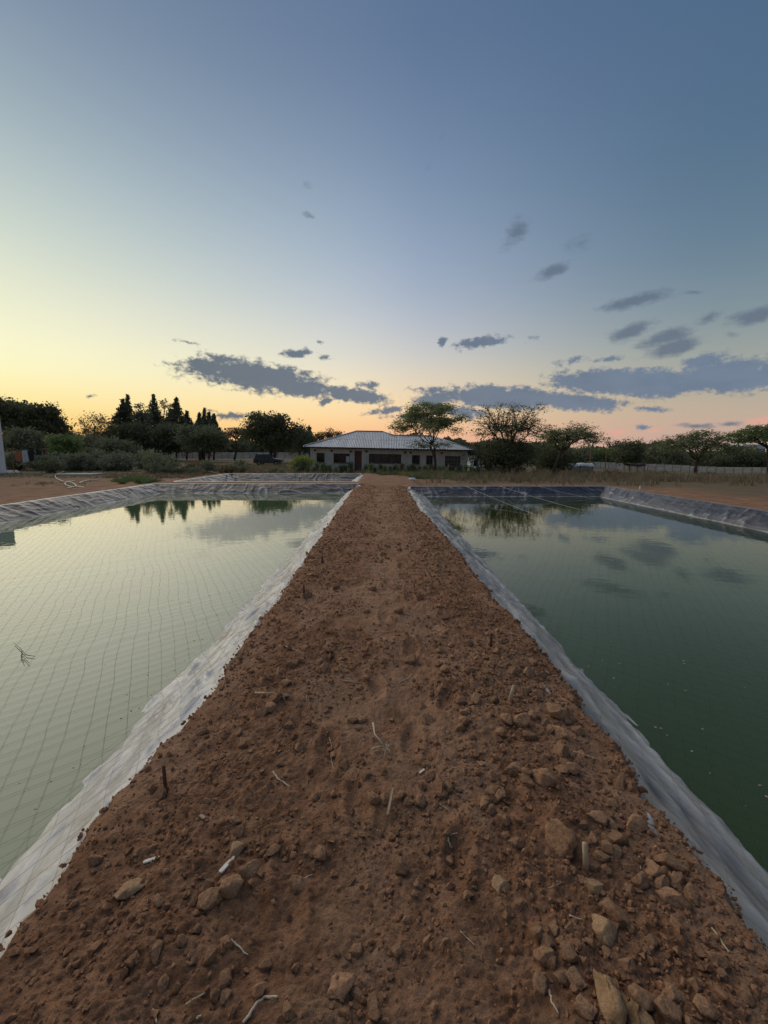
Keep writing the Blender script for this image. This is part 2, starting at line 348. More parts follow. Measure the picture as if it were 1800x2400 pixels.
# ------------------------------------------------------------------ ground
# pond crests: x0, x1, y0, y1 ; water lies .40 m below the crest
CREST = 1.07
PONDS = [(-11.45, -CREST, -9.0, 21.2), (CREST, 10.25, -9.0, 19.6), (-11.3, -1.45, 22.9, 31.2)]
WATER_Z = -.40
def rect_d(x, y, r):
    """distance outside (+) / inside (-) of a rectangle"""
    dx = np.maximum(r[0] - x, x - r[1]); dy = np.maximum(r[2] - y, y - r[3])
    return np.where((dx < 0) & (dy < 0), np.maximum(dx, dy), np.hypot(np.maximum(dx, 0), np.maximum(dy, 0)))
def gz(x, y):
    x = np.asarray(x, float); y = np.asarray(y, float)
    far = sstep(24, 62, y)
    base = -.36 - .041 * np.log1p(np.exp(np.clip((x + 4) / 3, -30, 30))) * 3 * far
    base = np.maximum(base, -9 - 0 * x)
    base = base + .06 * fbm(np.stack([x * .22, y * .22], -1), 3, 3) + .025 * fbm(np.stack([x * 1.3, y * 1.3], -1), 5, 3)
    d = np.min([rect_d(x, y, r) for r in PONDS], axis=0)
    z = base + (-.0 - base) * (1 - sstep(.5, 2.6, d)) + .02 * fbm(np.stack([x * 2.1, y * 2.1], -1), 9, 3) * (d > 0)
    path = (1 - sstep(1.3, 2.6, np.abs(x + .0))) * (1 - sstep(28, 33, y))
    z = np.maximum(z, base + (0 - base) * path)
    z = np.where(d < -.02, -1.7, z)
    under = (1 - sstep(1.5, 1.9, np.abs(x))) * (1 - sstep(19.2, 21.4, y))
    return z - .22 * under
def G(px, py, hf=None, it=14):
    """ground point under a photo pixel"""
    d = ray(px, py); z = -.3
    for _ in range(it):
        t = (z - CAMH) / d[2]; p = d * t
        z = float((hf or gz)(p[0], p[1]))
    return np.array([p[0], p[1], z])

def build_ground():
    def axis(lo, hi, step, far, n):
        mid = np.arange(lo, hi + 1e-6, step); g = np.geomspace(step * 1.5, far, n)
        return np.concatenate([(lo - g)[::-1], mid, hi + g])
    xs = axis(-14, 14, .2, 4000, 62); ys = axis(-11, 36, .2, 4000, 62)
    Xg, Yg = np.meshgrid(xs, ys)
    Zg = gz(Xg, Yg); nx, ny = len(xs), len(ys)
    idx = np.arange(nx * ny).reshape(ny, nx)
    Fq = np.stack([idx[:-1, :-1], idx[:-1, 1:], idx[1:, 1:], idx[1:, :-1]], -1).reshape(-1, 4)
    V = np.stack([Xg, Yg, Zg], -1).reshape(-1, 3)
    me = make_mesh('ground', V, Fq, M['ground'], True)
    d = np.min([rect_d(V[:, 0], V[:, 1], r) for r in PONDS], axis=0)
    g = sstep(3.0, 8.5, d + 2.6 * fbm(V[:, :2] * .35, 21, 4)) * sstep(1.5, 3.5, np.abs(V[:, 0]) + (V[:, 1] > 33) * 9)
    g *= np.where((V[:, 0] < -10) & (V[:, 1] < 32), .25, 1.0)
    a = me.attributes.new('grassy', 'FLOAT', 'POINT'); a.data.foreach_set('value', g.astype(np.float32))
    tag(link('ground', me), kind='structure')
build_ground()

# ------------------------------------------------------------------ earth bank between the ponds
SEC_LIP = np.array([(-.34, -.16), (-.2, -.07), (-.1, .0), (-.02, .022), (.05, .005), (.2, -.085), (.4, -.205), (.55, -.30), (.7, -.40), (.8, -.46), (1.15, -.70)])
SEC = np.array([(-.34, -.30), (-.2, -.20), (-.1, -.13), (0, -.085), (.08, -.07), (.2, -.10), (.4, -.195), (.55, -.275), (.7, -.36), (.8, -.43), (1.15, -.70)])
def liner_h(d):
    return np.interp(d, SEC[:, 0], SEC[:, 1])
_le = [(846, 1123), (808, 1177), (759, 1258), (694, 1367), (607, 1486), (521, 1617), (434, 1714), (315, 1823), (233, 1910), (184, 1996), (110, 2110), (30, 2230)]
_re = [(960, 1170), (987, 1204), (1041, 1264), (1139, 1389), (1248, 1508), (1324, 1606), (1421, 1736), (1486, 1866), (1562, 1942), (1671, 2083), (1800, 2246)]
def edge_curve(pts, sgn):
    q = np.array([(lambda p: (p[0], p[1]))(ray(a, b) * ((-.04 - CAMH) / ray(a, b)[2])) for a, b in pts])
    o = np.argsort(q[:, 1]); ys, xs = q[o, 1], q[o, 0]
    def f(y):
        y = np.asarray(y, float); x = np.interp(y, ys, xs)
        p = np.stack([y * 3.1, y * 0 + sgn * 9], -1); k = np.stack([y * 17.0, y * 0 + sgn * 5], -1)
        return sgn * np.clip(np.abs(x) + .055 + .060 * fbm(p, 31, 3) + .048 * fbm(k, 33, 4), 1.02, 1.44)
    return f
xl, xr = edge_curve(_le, -1), edge_curve(_re, 1)
FEET = [(-.12, 1.75, .1), (.16, 2.2, -.1), (-.05, 2.75, .2), (.22, 3.3, -.1), (.0, 3.9, .1), (.28, 4.5, -.1), (.05, 5.1, .1), (-.35, 1.35, .3), (.3, 1.5, -.3), (.25, 5.8, 0), (0, 6.5, 0), (-.4, 3.1, .2), (-.3, 2.1, .1), (.42, 2.6, -.3)]
def soil_z(x, y):
    x = np.asarray(x, float); y = np.asarray(y, float)
    p = np.stack([x, y], -1)
    z = .030 * fbm(p * 1.6, 41, 3) + .022 * fbm(p * 5.0, 43, 3)
    for fx, fy, ft in FEET:
        c_, s_ = math.cos(ft), math.sin(ft); dx, dy = x - fx, y - fy
        q = ((dx * c_ + dy * s_) / .05) ** 2 + ((-dx * s_ + dy * c_) / .135) ** 2; z = z - .026 * np.exp(-q ** 2) + .010 * np.exp(-(q - 2.0) ** 2)
    lump = np.maximum(fbm(p * 13, 47, 3), -.1); tr_ = .28 + .72 * sstep(.15, .65, np.abs(x + .05 * np.sin(y))); z = z + tr_ * .026 * lump + tr_ * .016 * np.abs(fbm(p * 34, 51, 3)) + .008 * fbm(p * 90, 53, 2)
    L_, R_ = xl(y), xr(y)
    e = np.minimum(x - L_, R_ - x)                      # distance to the soil's ragged edge
    edge_l = (x < 0); base_edge = liner_h(np.where(edge_l, np.abs(L_), np.abs(R_)) - CREST) + .034
    rise = 1 - np.exp(-np.maximum(e, 0) / .16)
    top = z + np.where(edge_l, -.02, -.05) * (1 - sstep(.0, .55, e))
    h = base_edge * (1 - rise) + top * rise + .028 * sstep(0, .03, e) * (1 - rise)
    return np.where(e < 0, base_edge - .25 * sstep(0, .08, -e) - .01, h) - .30 * sstep(20.3, 21.3, y)
_gx, _gy = np.arange(-1.6, 1.6, .015), np.arange(.4, 21.6, .015)
_gs = soil_z(*np.meshgrid(_gx, _gy))
def soil_q(x, y):
    fx, fy = min(max((x + 1.6) / .015, 0), len(_gx) - 2.01), min(max((y - .4) / .015, 0), len(_gy) - 2.01)
    i, j = int(fx), int(fy); u, v = fx - i, fy - j
    return (_gs[j, i] * (1 - u) + _gs[j, i + 1] * u) * (1 - v) + (_gs[j + 1, i] * (1 - u) + _gs[j + 1, i + 1] * u) * v
def build_bank():
    ys = [.55]
    while ys[-1] < 21.4: ys.append(ys[-1] + max(.0052 * ys[-1] ** 1.08, .0052))
    ys = np.array([-9 + .2 * i for i in range(40)] + [-.95 + .05 * i for i in range(30)] + ys)
    u = np.linspace(-1, 1, 330); u = np.sign(u) * (1 - (1 - np.abs(u)) ** 1.12)
    Yg, U = np.meshgrid(ys, u, indexing='ij')
    Lx, Rx = (xl(ys) - .06)[:, None], (xr(ys) + .06)[:, None]
    Xg = Lx + (Rx - Lx) * (U + 1) / 2
    Zg = soil_z(Xg, Yg)
    idx = np.arange(Xg.size).reshape(Xg.shape)
    Fq = np.stack([idx[:-1, :-1], idx[:-1, 1:], idx[1:, 1:], idx[1:, :-1]], -1).reshape(-1, 4)
    me = make_mesh('path', np.stack([Xg, Yg, Zg], -1), Fq, M['soil'], True)
    pp = np.stack([Xg, Yg], -1)
    du = sstep(-.05, .55, fbm(pp * np.array([2.6, 1.5]), 201, 4) + .25 * np.exp(-(Xg / .5) ** 2)) * .55 + .25 * sstep(.1, .5, fbm(pp * 14, 203, 3))
    at = me.attributes.new('dusty', 'FLOAT', 'POINT'); at.data.foreach_set('value', np.clip(du, 0, 1).ravel().astype(np.float32))
    tag(link('path', me), kind='structure')
build_bank()

# ------------------------------------------------------------------ liners and water
def build_liner(r, name, label, dust_sheen_of, seed):
    x0, x1, y0, y1 = r; rc = .35
    # walk round the crest with rounded corners
    pts, nrm, tt = [], [], []
    def seg(a, b, n, step):
        a, b = np.array(a), np.array(b); L_ = np.linalg.norm(b - a); t = 0.0
        while t < L_ - 1e-6:
            q = a + (b - a) * t / L_; pts.append(q); nrm.append(n)
            t += .016 if (abs(q[0]) < 1.4 and -.5 < q[1] < 7) else step if q[1] > -2 else .2
    def arc(c, a0):
        for i in range(10):
            t = a0 + math.pi / 2 * i / 10; n = np.array([math.cos(t), math.sin(t)]); pts.append(np.array(c) + rc * n); nrm.append(-n)
    st = .04
    seg((x0 + rc, y0), (x1 - rc, y0), np.array([0, 1.]), .15); arc((x1 - rc, y0 + rc), -math.pi / 2)
    seg((x1, y0 + rc), (x1, y1 - rc), np.array([-1., 0]), st); arc((x1 - rc, y1 - rc), 0)
    seg((x1 - rc, y1), (x0 + rc, y1), np.array([0, -1.]), st); arc((x0 + rc, y1 - rc), math.pi / 2)
    seg((x0, y1 - rc), (x0, y0 + rc), np.array([1., 0]), st); arc((x0 + rc, y0 + rc), math.pi)
    pts, nrm = np.array(pts), np.array(nrm)
    T = np.concatenate([[0], np.cumsum(np.linalg.norm(np.diff(pts, axis=0), axis=1))])
    S = np.concatenate([np.linspace(-.34, -.06, 6), np.linspace(-.02, .80, 40), np.linspace(.86, 1.15, 4)])
    Tg, Sg = np.meshgrid(T, S, indexing='ij')
    side = np.where(np.abs(nrm[:, 0]) > .7, np.where(nrm[:, 0] > 0, 0, 1), np.where(nrm[:, 1] < 0, 2, 3))   # 0 left, 1 right, 2 far, 3 near
    fx = pts[:, 0]
    near_bank = ((side == 1) & (fx < 0)) | ((side == 0) & (fx > 0))
    nb = near_bank[:, None].astype(float)
    # taut folds fanning down the slope
    sh = Tg + .55 * Sg * fbm(np.stack([Tg * .5, Tg * 0 + seed], -1), seed + 2, 2) * 2.2 + .35 * Sg
    r1 = (1 - np.abs(vnoise(np.stack([sh * 3.1, Sg * .9], -1), seed))) ** 3.0
    r2 = (1 - np.abs(vnoise(np.stack([sh * 7.5, Sg * 1.3 + 4], -1), seed + 5))) ** 4.0
    r3 = (1 - np.abs(vnoise(np.stack([Tg * 1.1 + Sg * 5.0, Sg * 6 - Tg * .35], -1), seed + 8))) ** 4.0
    # slacker drapes along the bank
    w = Tg * .9 + Sg * 2.2
    b1 = fbm(np.stack([w * 1.2, Sg * 4.5 - Tg * .8], -1), seed + 11, 4); b2 = (1 - np.abs(vnoise(np.stack([Tg * 1.3 + Sg * 2.5, Sg * 8.5 - Tg * 1.1], -1), seed + 14))) ** 3.5
    inside = sstep(-.04, .12, Sg)
    far_amp = (.032 * r1 + .020 * r2 + .012 * r3 - .022) * inside
    b3 = (1 - np.abs(vnoise(np.stack([Tg * 2.2 - Sg * 3, Sg * 17 + Tg * 2.6], -1), seed + 16))) ** 4
    bank_amp = (.030 * b1 + .038 * b2 + .017 * b3 - .018) * inside * (1.05 if seed < 200 else .85)
    Z = np.interp(Sg, SEC[:, 0], SEC[:, 1]) * nb + np.interp(Sg, SEC_LIP[:, 0], SEC_LIP[:, 1]) * (1 - nb) + far_amp * (1 - nb) + bank_amp * nb
    lip = .05 * fbm(np.stack([Tg * 2.2, Tg * 0 + 3], -1), seed + 20, 3) * (1 - sstep(-.05, .25, Sg))
    D = Sg + lip + .03 * fbm(np.stack([Tg * 1.5, Sg * 3], -1), seed + 23, 3) * inside
    XY = pts[:, None] + nrm[:, None] * D[..., None]
    V = np.concatenate([XY, Z[..., None]], -1)
    n, m = Tg.shape; idx = np.arange(n * m).reshape(n, m); nx = np.roll(idx, -1, 0)
    Fq = np.stack([idx[:, :-1], nx[:, :-1], nx[:, 1:], idx[:, 1:]], -1).reshape(-1, 4)
    me = make_mesh(name, V, Fq, M['liner'], True)
    streak = np.clip(r1 * .55 + r2 * .65 + r3 * .35 - .72, 0, 1) * (.55 + .7 * fbm(np.stack([Tg * .7, Sg * 2], -1), seed + 30, 3))
    scum = np.exp(-((Sg - .685 - .01 * b1) / .016) ** 2) * .6 + sstep(.35, .70, Sg) * .10
    lipd = (1 - sstep(-.02, .06, Sg)) * .25
    dust_sheen_far = np.clip(.02 + 1.5 * streak ** 1.25 + scum + lipd, 0, 1)  # pale fold ridges: dust together with painted sky sheen
    dust_sheen_bank = np.clip(dust_sheen_of + .30 * b1 + .24 * (b3 - .45) + .22 * (b2 - .4) + .3 * scum, 0, 1)  # bright ridges and shaded creases painted in along with the dust
    du = dust_sheen_far * (1 - nb) + dust_sheen_bank * nb
    a = me.attributes.new('dust', 'FLOAT', 'POINT'); a.data.foreach_set('value', du.ravel().astype(np.float32))
    o = link(name, me); tag(o, label, 'pond liner'); return o
LA = build_liner(PONDS[0], 'pond_liner', 'wrinkled plastic liner of the pale reflecting pond west of the bank, whitish along the bank', .86, 100)  # higher value paints the western sky glow onto this bank
LB = build_liner(PONDS[1], 'pond_liner', 'wrinkled navy plastic liner of the dark green pond, streaked white on its far side', .42, 200)
LC = build_liner(PONDS[2], 'pond_liner', 'crumpled dark plastic liner of the small far pond in front of the car', .5, 300)
def flap(px, py, parent, h, seed):
    p = G(px, py, lambda x, y: WATER_Z + .02); rr = np.random.default_rng(seed); mb = MB()
    n = 7; t = np.linspace(0, 1, n); V = []
    for i in range(n):
        for j in range(4):
            V.append((p[0] + .012 * j * math.sin(i) + .02 * j / 3, p[1] + (t[i] - .5) * .16, p[2] - .01 + j / 3 * h * math.sin(math.pi * min(1, t[i] * 1.1 + .02)) + rr.normal() * .004))
    mb.add(V, [(i * 4 + j, i * 4 + j + 1, (i + 1) * 4 + j + 1, (i + 1) * 4 + j) for i in range(n - 1) for j in range(3)])
    return mb.build('loose_flap', M['concrete'], parent, True)
flap(1495, 1775, LB, .075, 3); flap(238, 1850, LA, .05, 4)

def water_mat(name, base, ior, rough=.015, spec=.5, tint=(1, 1, 1)):
    m = bpy.data.materials.new(name); m.use_nodes = True; N, L = m.node_tree.nodes, m.node_tree.links; b = N['Principled BSDF']
    tc = N.new('ShaderNodeTexCoord')
    n = N.new('ShaderNodeTexNoise'); n.inputs['Scale'].default_value = .35; n.inputs['Detail'].default_value = 3; L.new(tc.outputs['Object'], n.inputs['Vector'])
    mx = N.new('ShaderNodeMix'); mx.data_type = 'RGBA'; mx.inputs[6].default_value = (*[v * .85 for v in base], 1); mx.inputs[7].default_value = (*[v * 1.15 for v in base], 1)
    L.new(n.outputs['Fac'], mx.inputs[0]); L.new(mx.outputs[2], b.inputs['Base Color'])
    b.inputs['Roughness'].default_value = rough; b.inputs['IOR'].default_value = ior; b.inputs['Specular IOR Level'].default_value = spec
    b.inputs['Specular Tint'].default_value = (*tint, 1)
    mp = N.new('ShaderNodeMapping'); mp.inputs['Scale'].default_value = (1.0, 1.4, 1); L.new(tc.outputs['Object'], mp.inputs[0])
    w = N.new('ShaderNodeTexNoise'); w.inputs['Scale'].default_value = 3.2; w.inputs['Detail'].default_value = 3; L.new(mp.outputs[0], w.inputs['Vector'])
    bp = N.new('ShaderNodeBump'); bp.inputs['Strength'].default_value = 1; bp.inputs['Distance'].default_value = .0014
    L.new(w.outputs['Fac'], bp.inputs['Height']); L.new(bp.outputs[0], b.inputs['Normal'])
    return m
M['water_pale'] = water_mat('milky_green_water', (.085, .140, .055), 1.60)
M['water_deep'] = water_mat('deep_green_water', (.030, .042, .004), 1.85, tint=(1.0, .97, .45))
for r, mt in ((PONDS[0], 'water_pale'), (PONDS[1], 'water_deep'), (PONDS[2], 'water_deep')):
    a = .5
    xs = np.linspace(r[0] + a, r[1] - a, 12); ys = np.linspace(r[2] + a, r[3] - a, 24); Xg, Yg = np.meshgrid(xs, ys)
    idx = np.arange(Xg.size).reshape(Xg.shape); Fq = np.stack([idx[:-1, :-1], idx[:-1, 1:], idx[1:, 1:], idx[1:, :-1]], -1).reshape(-1, 4)
    o = link('water', make_mesh('water', np.stack([Xg, Yg, Xg * 0 + WATER_Z], -1), Fq, M[mt], True)); tag(o, kind='structure')

# ------------------------------------------------------------------ nets over the water
def tubes_soup(lines, rad):
    """many thin three-sided cords as one mesh"""
    Vs, Fs, n = [], [], 0
    for p in lines:
        k = len(p)
        if k < 2: continue
        T = np.gradient(p, axis=0); A = np.stack([-T[:, 1], T[:, 0], T[:, 0] * 0], -1); A /= np.linalg.norm(A, axis=1, keepdims=True) + 1e-9
        B = np.array([0, 0, 1.])
        V = np.stack([p + rad * A - rad * .5 * B, p - rad * A - rad * .5 * B, p + rad * B], 1).reshape(-1, 3)
        i = np.arange(k - 1) * 3
        for a, b in ((0, 1), (1, 2), (2, 0)): Fs.append(n + np.stack([i + a, i + b, i + 3 + b, i + 3 + a], -1))
        Vs.append(V); n += len(V)
    return np.concatenate(Vs), np.concatenate(Fs)
def build_net(r, label, seed, spacing, a1, a2, ylo, rad):
    x0, x1, y0, y1 = r; lines = []
    cx, cy = (x0 + x1) / 2, (y1 + ylo) / 2; half = math.hypot(x1 - x0, y1 - ylo) / 2 + 1
    for fam, ang in enumerate((a1, a2)):
        u = np.array([math.cos(ang), math.sin(ang)]); v = np.array([-u[1], u[0]])
        rr = np.random.default_rng(seed + fam)
        for k in np.arange(-half, half, spacing):
            s = np.arange(-half, half, .16); kk = k + rr.normal() * .012
            q = np.array([cx, cy]) + s[:, None] * u + kk * v
            q = q + .05 * np.stack([fbm(q * .45, seed + 3, 2), fbm(q * .45, seed + 4, 2)], -1) + .030 * np.stack([fbm(q * 2.3, seed + 5 + fam, 2), fbm(q * 2.3, seed + 7 + fam, 2)], -1)
            d = -rect_d(q[:, 0], q[:, 1], (x0, x1, ylo, y1))
            d = np.where(q[:, 1] < ylo + .9, np.minimum(x1 - q[:, 0], q[:, 0] - x0), d)
            ok = (d > .10) & (q[:, 1] > ylo)
            z = np.maximum(WATER_Z + .008, liner_h(d) + .035)
            edges = np.flatnonzero(np.diff(np.concatenate([[0], ok.astype(int), [0]])))
            for a, b in zip(edges[::2], edges[1::2]):
                if b - a > 2: lines.append(np.concatenate([q[a:b], z[a:b, None]], -1))
    V, Fq = tubes_soup(lines, rad)
    tag(link('bird_net', make_mesh('bird_net', V, Fq, M['net'], True)), label, 'net')
build_net(PONDS[0], 'fine cord net stretched over the pale pond west of the bank', 400, .125, math.radians(44), math.radians(118), -3.0, .0006)
build_net(PONDS[1], 'fine cord net stretched over the dark green pond', 500, .125, math.radians(62), math.radians(138), -3.0, .00045)

def rope(name, pts, rad, mat, label, cat, group=None, n=6, sag=0.0, sub=10):
    pts = np.asarray(pts, float); t = np.linspace(0, len(pts) - 1, (len(pts) - 1) * sub + 1)
    q = np.stack([np.interp(t, np.arange(len(pts)), pts[:, i]) for i in range(3)], -1)
    if len(pts) > 2:                                   # soften the corners
        for _ in range(sub // 2): q[1:-1] = (q[:-2] + 2 * q[1:-1] + q[2:]) / 4
    else: q[:, 2] -= sag * np.sin(np.pi * t / t[-1])
    o = MB().tube(q, rad, n).build(name, M[mat], None, True)
    return tag(o, label, cat, group)
wz = lambda x, y: WATER_Z + .01
for i, (a, b, w) in enumerate([((590, 1138), (470, 1172), 'the westernmost'), ((672, 1138), (595, 1171), 'the middle one'), ((768, 1139), (718, 1168), 'the one nearest the bank')]):
    pa = P(*a, 21.1); pa[2] = .03
    rope('net_rope', [pa, G(*b, wz)], .0055, 'rope', f'pale rope running down into the pale pond, {w} of three', 'rope', 'ropes of the pale pond', sag=.03)
for i, (a, b, w) in enumerate([((1092, 1143), (1262, 1209), 'the one nearest the bank'), ((1171, 1146), (1374, 1199), 'the middle one'), ((1262, 1144), (1395, 1170), 'the one nearest the corner')]):
    pa = P(*a, 19.5); pa[2] = .03
    rope('net_rope', [pa, G(*b, wz)], .0055, 'rope', f'pale rope running down into the green pond, {w} of three', 'rope', 'ropes of the green pond', sag=.03)
for a, b, w in (((757, 1125), (725, 1131), 'longer'), ((690, 1122), (645, 1131), 'shorter')):
    pa = P(*a, 30.9); rope('net_rope', [pa, P(*b, 28.6)], .014, 'rope', f'{w} pale rope hanging into the small far pond', 'rope', 'ropes of the far pond', sag=.03)
for r, lb, n_ in ((PONDS[0], 'tiny dark and pale flecks floating on the pale pond', 420), (PONDS[1], 'tiny pale flecks floating on the green pond', 260)):
    V0, F0 = ICO1 = (lambda b: (np.array([v.co[:] for v in b.verts]), np.array([[v.index for v in f.verts] for f in b.faces])))((lambda b: (bmesh.ops.create_icosphere(b, subdivisions=1, radius=1.0), b.verts.index_update(), b)[2])(bmesh.new()))
    rr = np.random.default_rng(n_); x = rr.uniform(r[0] + .9, r[1] - .9, n_); y = rr.uniform(.8, r[3] - .9, n_); k = rr.random(n_) < .6
    ex = rr.exponential(.25, n_); x = np.where(k, np.where(r[0] < 0, r[1] - .85 - ex, r[0] + .85 + ex), x)
    A = V0[None] * rr.uniform(.003, .011, (n_, 1, 1)) * np.array([1, 1, .25]) * rr.uniform(.4, 1.3, (n_, 1, 3)); A += np.stack([x, y, x * 0 + WATER_Z + .001], -1)[:, None]
    tag(link('floating_flecks', make_mesh('floating_flecks', A.reshape(-1, 3), (F0[None] + (np.arange(n_) * len(V0))[:, None, None]).reshape(-1, 3), M['wood'])), lb, 'flecks', kind='stuff')
# twig floating in the net
tw = MB(); c = lambda x, y: G(x / 2.37, 1250 + y / 2.37, lambda a, b: WATER_Z + .015)
tw.tube([c(80, 610), c(112, 640), c(145, 675)], [.002, .003, .002], 5); tw.tube([c(145, 675), c(195, 683)], [.004, .002], 5); tw.tube([c(122, 650), c(118, 690), c(135, 720)], [.004, .003, .002], 5)
tw.tube([c(128, 685), c(163, 722)], [.003, .002], 4)
tag(tw.build('twig', M['wood_dark'], None, True), 'small forked twig floating on the pale pond', 'twig')

# ------------------------------------------------------------------ clods and straw on the bank
def ico(sub):
    bm = bmesh.new(); bmesh.ops.create_icosphere(bm, subdivisions=sub, radius=1.0)
    V = np.array([v.co[:] for v in bm.verts]); Fx = np.array([[v.index for v in f.verts] for f in bm.faces]); bm.free(); return V, Fx
ICO = {k: ico(k) for k in (1, 3, 4)}
def clod_mesh(seed, mat, sub=3, ang=.96, stretch=(1, 1, .75)):
    V, Fx = ICO[sub]; r = np.random.default_rng(seed); V = V * (1 + .30 * fbm(V * 1.1 + seed * 3.1, seed, 2)[:, None])
    for _ in range(13):
        n = r.normal(size=3); n /= np.linalg.norm(n); d = V @ n - r.uniform(.42, .78); V = V - ang * np.maximum(d, 0)[:, None] * n
    V = V * (1 + .10 * fbm(V * 4 + seed, seed + 5, 3)[:, None] + .11 * fbm(V * 9, seed + 9, 4)[:, None]) * np.array(stretch)
    return make_mesh('soil_clod', V / np.abs(V[:, :2]).max(), Fx, mat, True)
CLODS = [clod_mesh(900 + i, M['clod'], 4, stretch=(1, random.uniform(.68, 1), random.uniform(.62, .85))) for i in range(14)]
CA = lambda x, y: (x / 1.843, 1800 + y / 1.843)
CB = lambda x, y: (900 + x / 1.843, 1800 + y / 1.843)
CC = lambda x, y: (500 + x / 1.843, 1300 + y / 1.843)
measured = []; CLOD_LIST = []; MARKS = []
def clod_at(px, py, rpx, label, group, mesh=None, rz=None, sink=.40):
    p = G(px, py + rpx * .25, soil_q); d = ray(px, py); depth = p[1] / d[1]
    r = 1.25 * rpx / F * depth
    o = link('soil_clod', mesh or random.choice(CLODS)); o.location = (p[0], p[1], p[2] + r * (.55 - sink)); o.scale = (r, r, r)
    o.rotation_euler = (random.uniform(-.3, .3), random.uniform(-.3, .3), random.uniform(0, 6.3) if rz is None else rz)
    tag(o, label, 'clod', group); CLOD_LIST.append((o, p, r)) if group else MARKS.append((label, p)); measured.append((p[0], p[1], r)); return o
special = [
    (CA(552, 530), 38, 'flat pale grey brown clod lying alone nearest the torn plastic corner', 'clod_pale', (1, .62, .42), .45),
    (CA(1027, 342), 20, 'round pale clod just behind the broad white wood chip', 'clod_pale', (1, .9, .75), 0),
    (CA(1472, 945), 34, 'broad worn clod with a small hole at the bottom edge of the photo', 'clod', (1, .85, .45), .4),
    (CA(1615, 1035), 27, 'egg shaped grey clod beside the broad holed clod', 'clod', (.75, 1, .6), .2),
    (CA(680, 778), 22, 'upright brown clod standing alone on bare soil below the pale flat clod', 'clod', (.7, 1, .7), .3),
    (CB(505, 500), 23, 'knobbly ochre clod alone in the middle of the bank', 'clod_pale', (1, .9, .8), 0),
    (CB(958, 705), 32, 'yellowish blocky clod with a cracked top, nearest of the three in line', 'clod_pale', (.85, 1, .9), .3),
    (CB(985, 612), 34, 'large rounded clod between the yellowish block and a smaller oval clod', 'clod', (.8, 1, .75), .4),
    (CB(903, 515), 22, 'smaller oval clod heading the line of three pale clods', 'clod_pale', (.8, 1, .7), .2),
    (CB(745, 310), 31, 'jagged ridge of cracked soil leaning over a gap', 'clod', (.6, 1, .7), .5),
    (CB(800, 300), 21, 'dark slab clod wedged against the jagged soil ridge', 'clod', (.6, 1, .7), .4),
    (CB(1215, 395), 36, 'largest smooth mound of soil near the grey liner', 'clod', (1, .65, .6), -.6),
    (CB(1258, 562), 33, 'oval tilted clod below the largest smooth mound', 'clod', (1, .6, .6), -.6),
    (CB(1618, 855), 34, 'lone pale clod in the corner against the blue grey liner', 'clod', (1, .8, .7), 0),
    (CC(1490, 690), 34, 'long flat crust of soil near the liner beside the wooden peg', 'clod', (1, .55, .5), -.5),
    (CC(1420, 968), 27, 'big squat clod farthest down the heap beside the green pond', 'clod', (1, .9, .8), 0),
    (CC(850, 455), 14, 'solitary clod on smooth soil in the centre of the path', 'clod', (1, .9, .8), 0),
    (CC(372, 833), 13, 'solitary squarish clod west of the branching dry root', 'clod', (.9, 1, .8), .2)]
for i, (pp, r, lb, mt, st, rz) in enumerate(special):
    clod_at(*pp, r, lb, None, clod_mesh(1200 + i, M[mt], 4, stretch=st), rz)
# the yellow wedge of broken subsoil at the lower edge
def wedge(pts, name_label, th, seed):
    q = [G(*p, soil_q) for p in pts]; base = np.mean(q, 0); mb = MB(); n = len(q); up = np.array([.02, -.02, th]); V = []
    for k, s in ((0, 1.0), (1, .92), (2, .62)):
        for p in q: V.append(base + (p - base) * s + up * (k * .5) - np.array([0, 0, .02]))
    FS = [(k * n + i, k * n + (i + 1) % n, (k + 1) * n + (i + 1) % n, (k + 1) * n + i) for k in (0, 1) for i in range(n)] + [tuple(2 * n + i for i in range(n))]
    mb.add(V, FS); o = mb.build('soil_clod', M['clod_wedge'], None)
    bm = bmesh.new(); bm.from_mesh(o.data); bmesh.ops.subdivide_edges(bm, edges=bm.edges, cuts=3, use_grid_fill=True)
    co = np.array([v.co[:] for v in bm.verts]); dn = fbm(co * 42, seed, 4)
    for v, a in zip(bm.verts, dn): v.co += v.normal * float(a) * .024
    bm.to_mesh(o.data); bm.free()
    for p in o.data.polygons: p.use_smooth = True
    tag(o, name_label, 'clod'); measured.append((base[0], base[1], .1))
wedge([CB(885, 870), CB(930, 885), CB(985, 960), CB(1040, 1106), CB(1010, 1160), CB(950, 1120), CB(900, 980)], 'tall yellow wedge of broken subsoil at the lower edge of the photo', .07, 5)
wedge([CB(1010, 955), CB(1060, 985), CB(1130, 1070), CB(1150, 1150), CB(1050, 1160), CB(1030, 1050)], 'lower yellow slab leaning beside the tall yellow wedge', .05, 6)

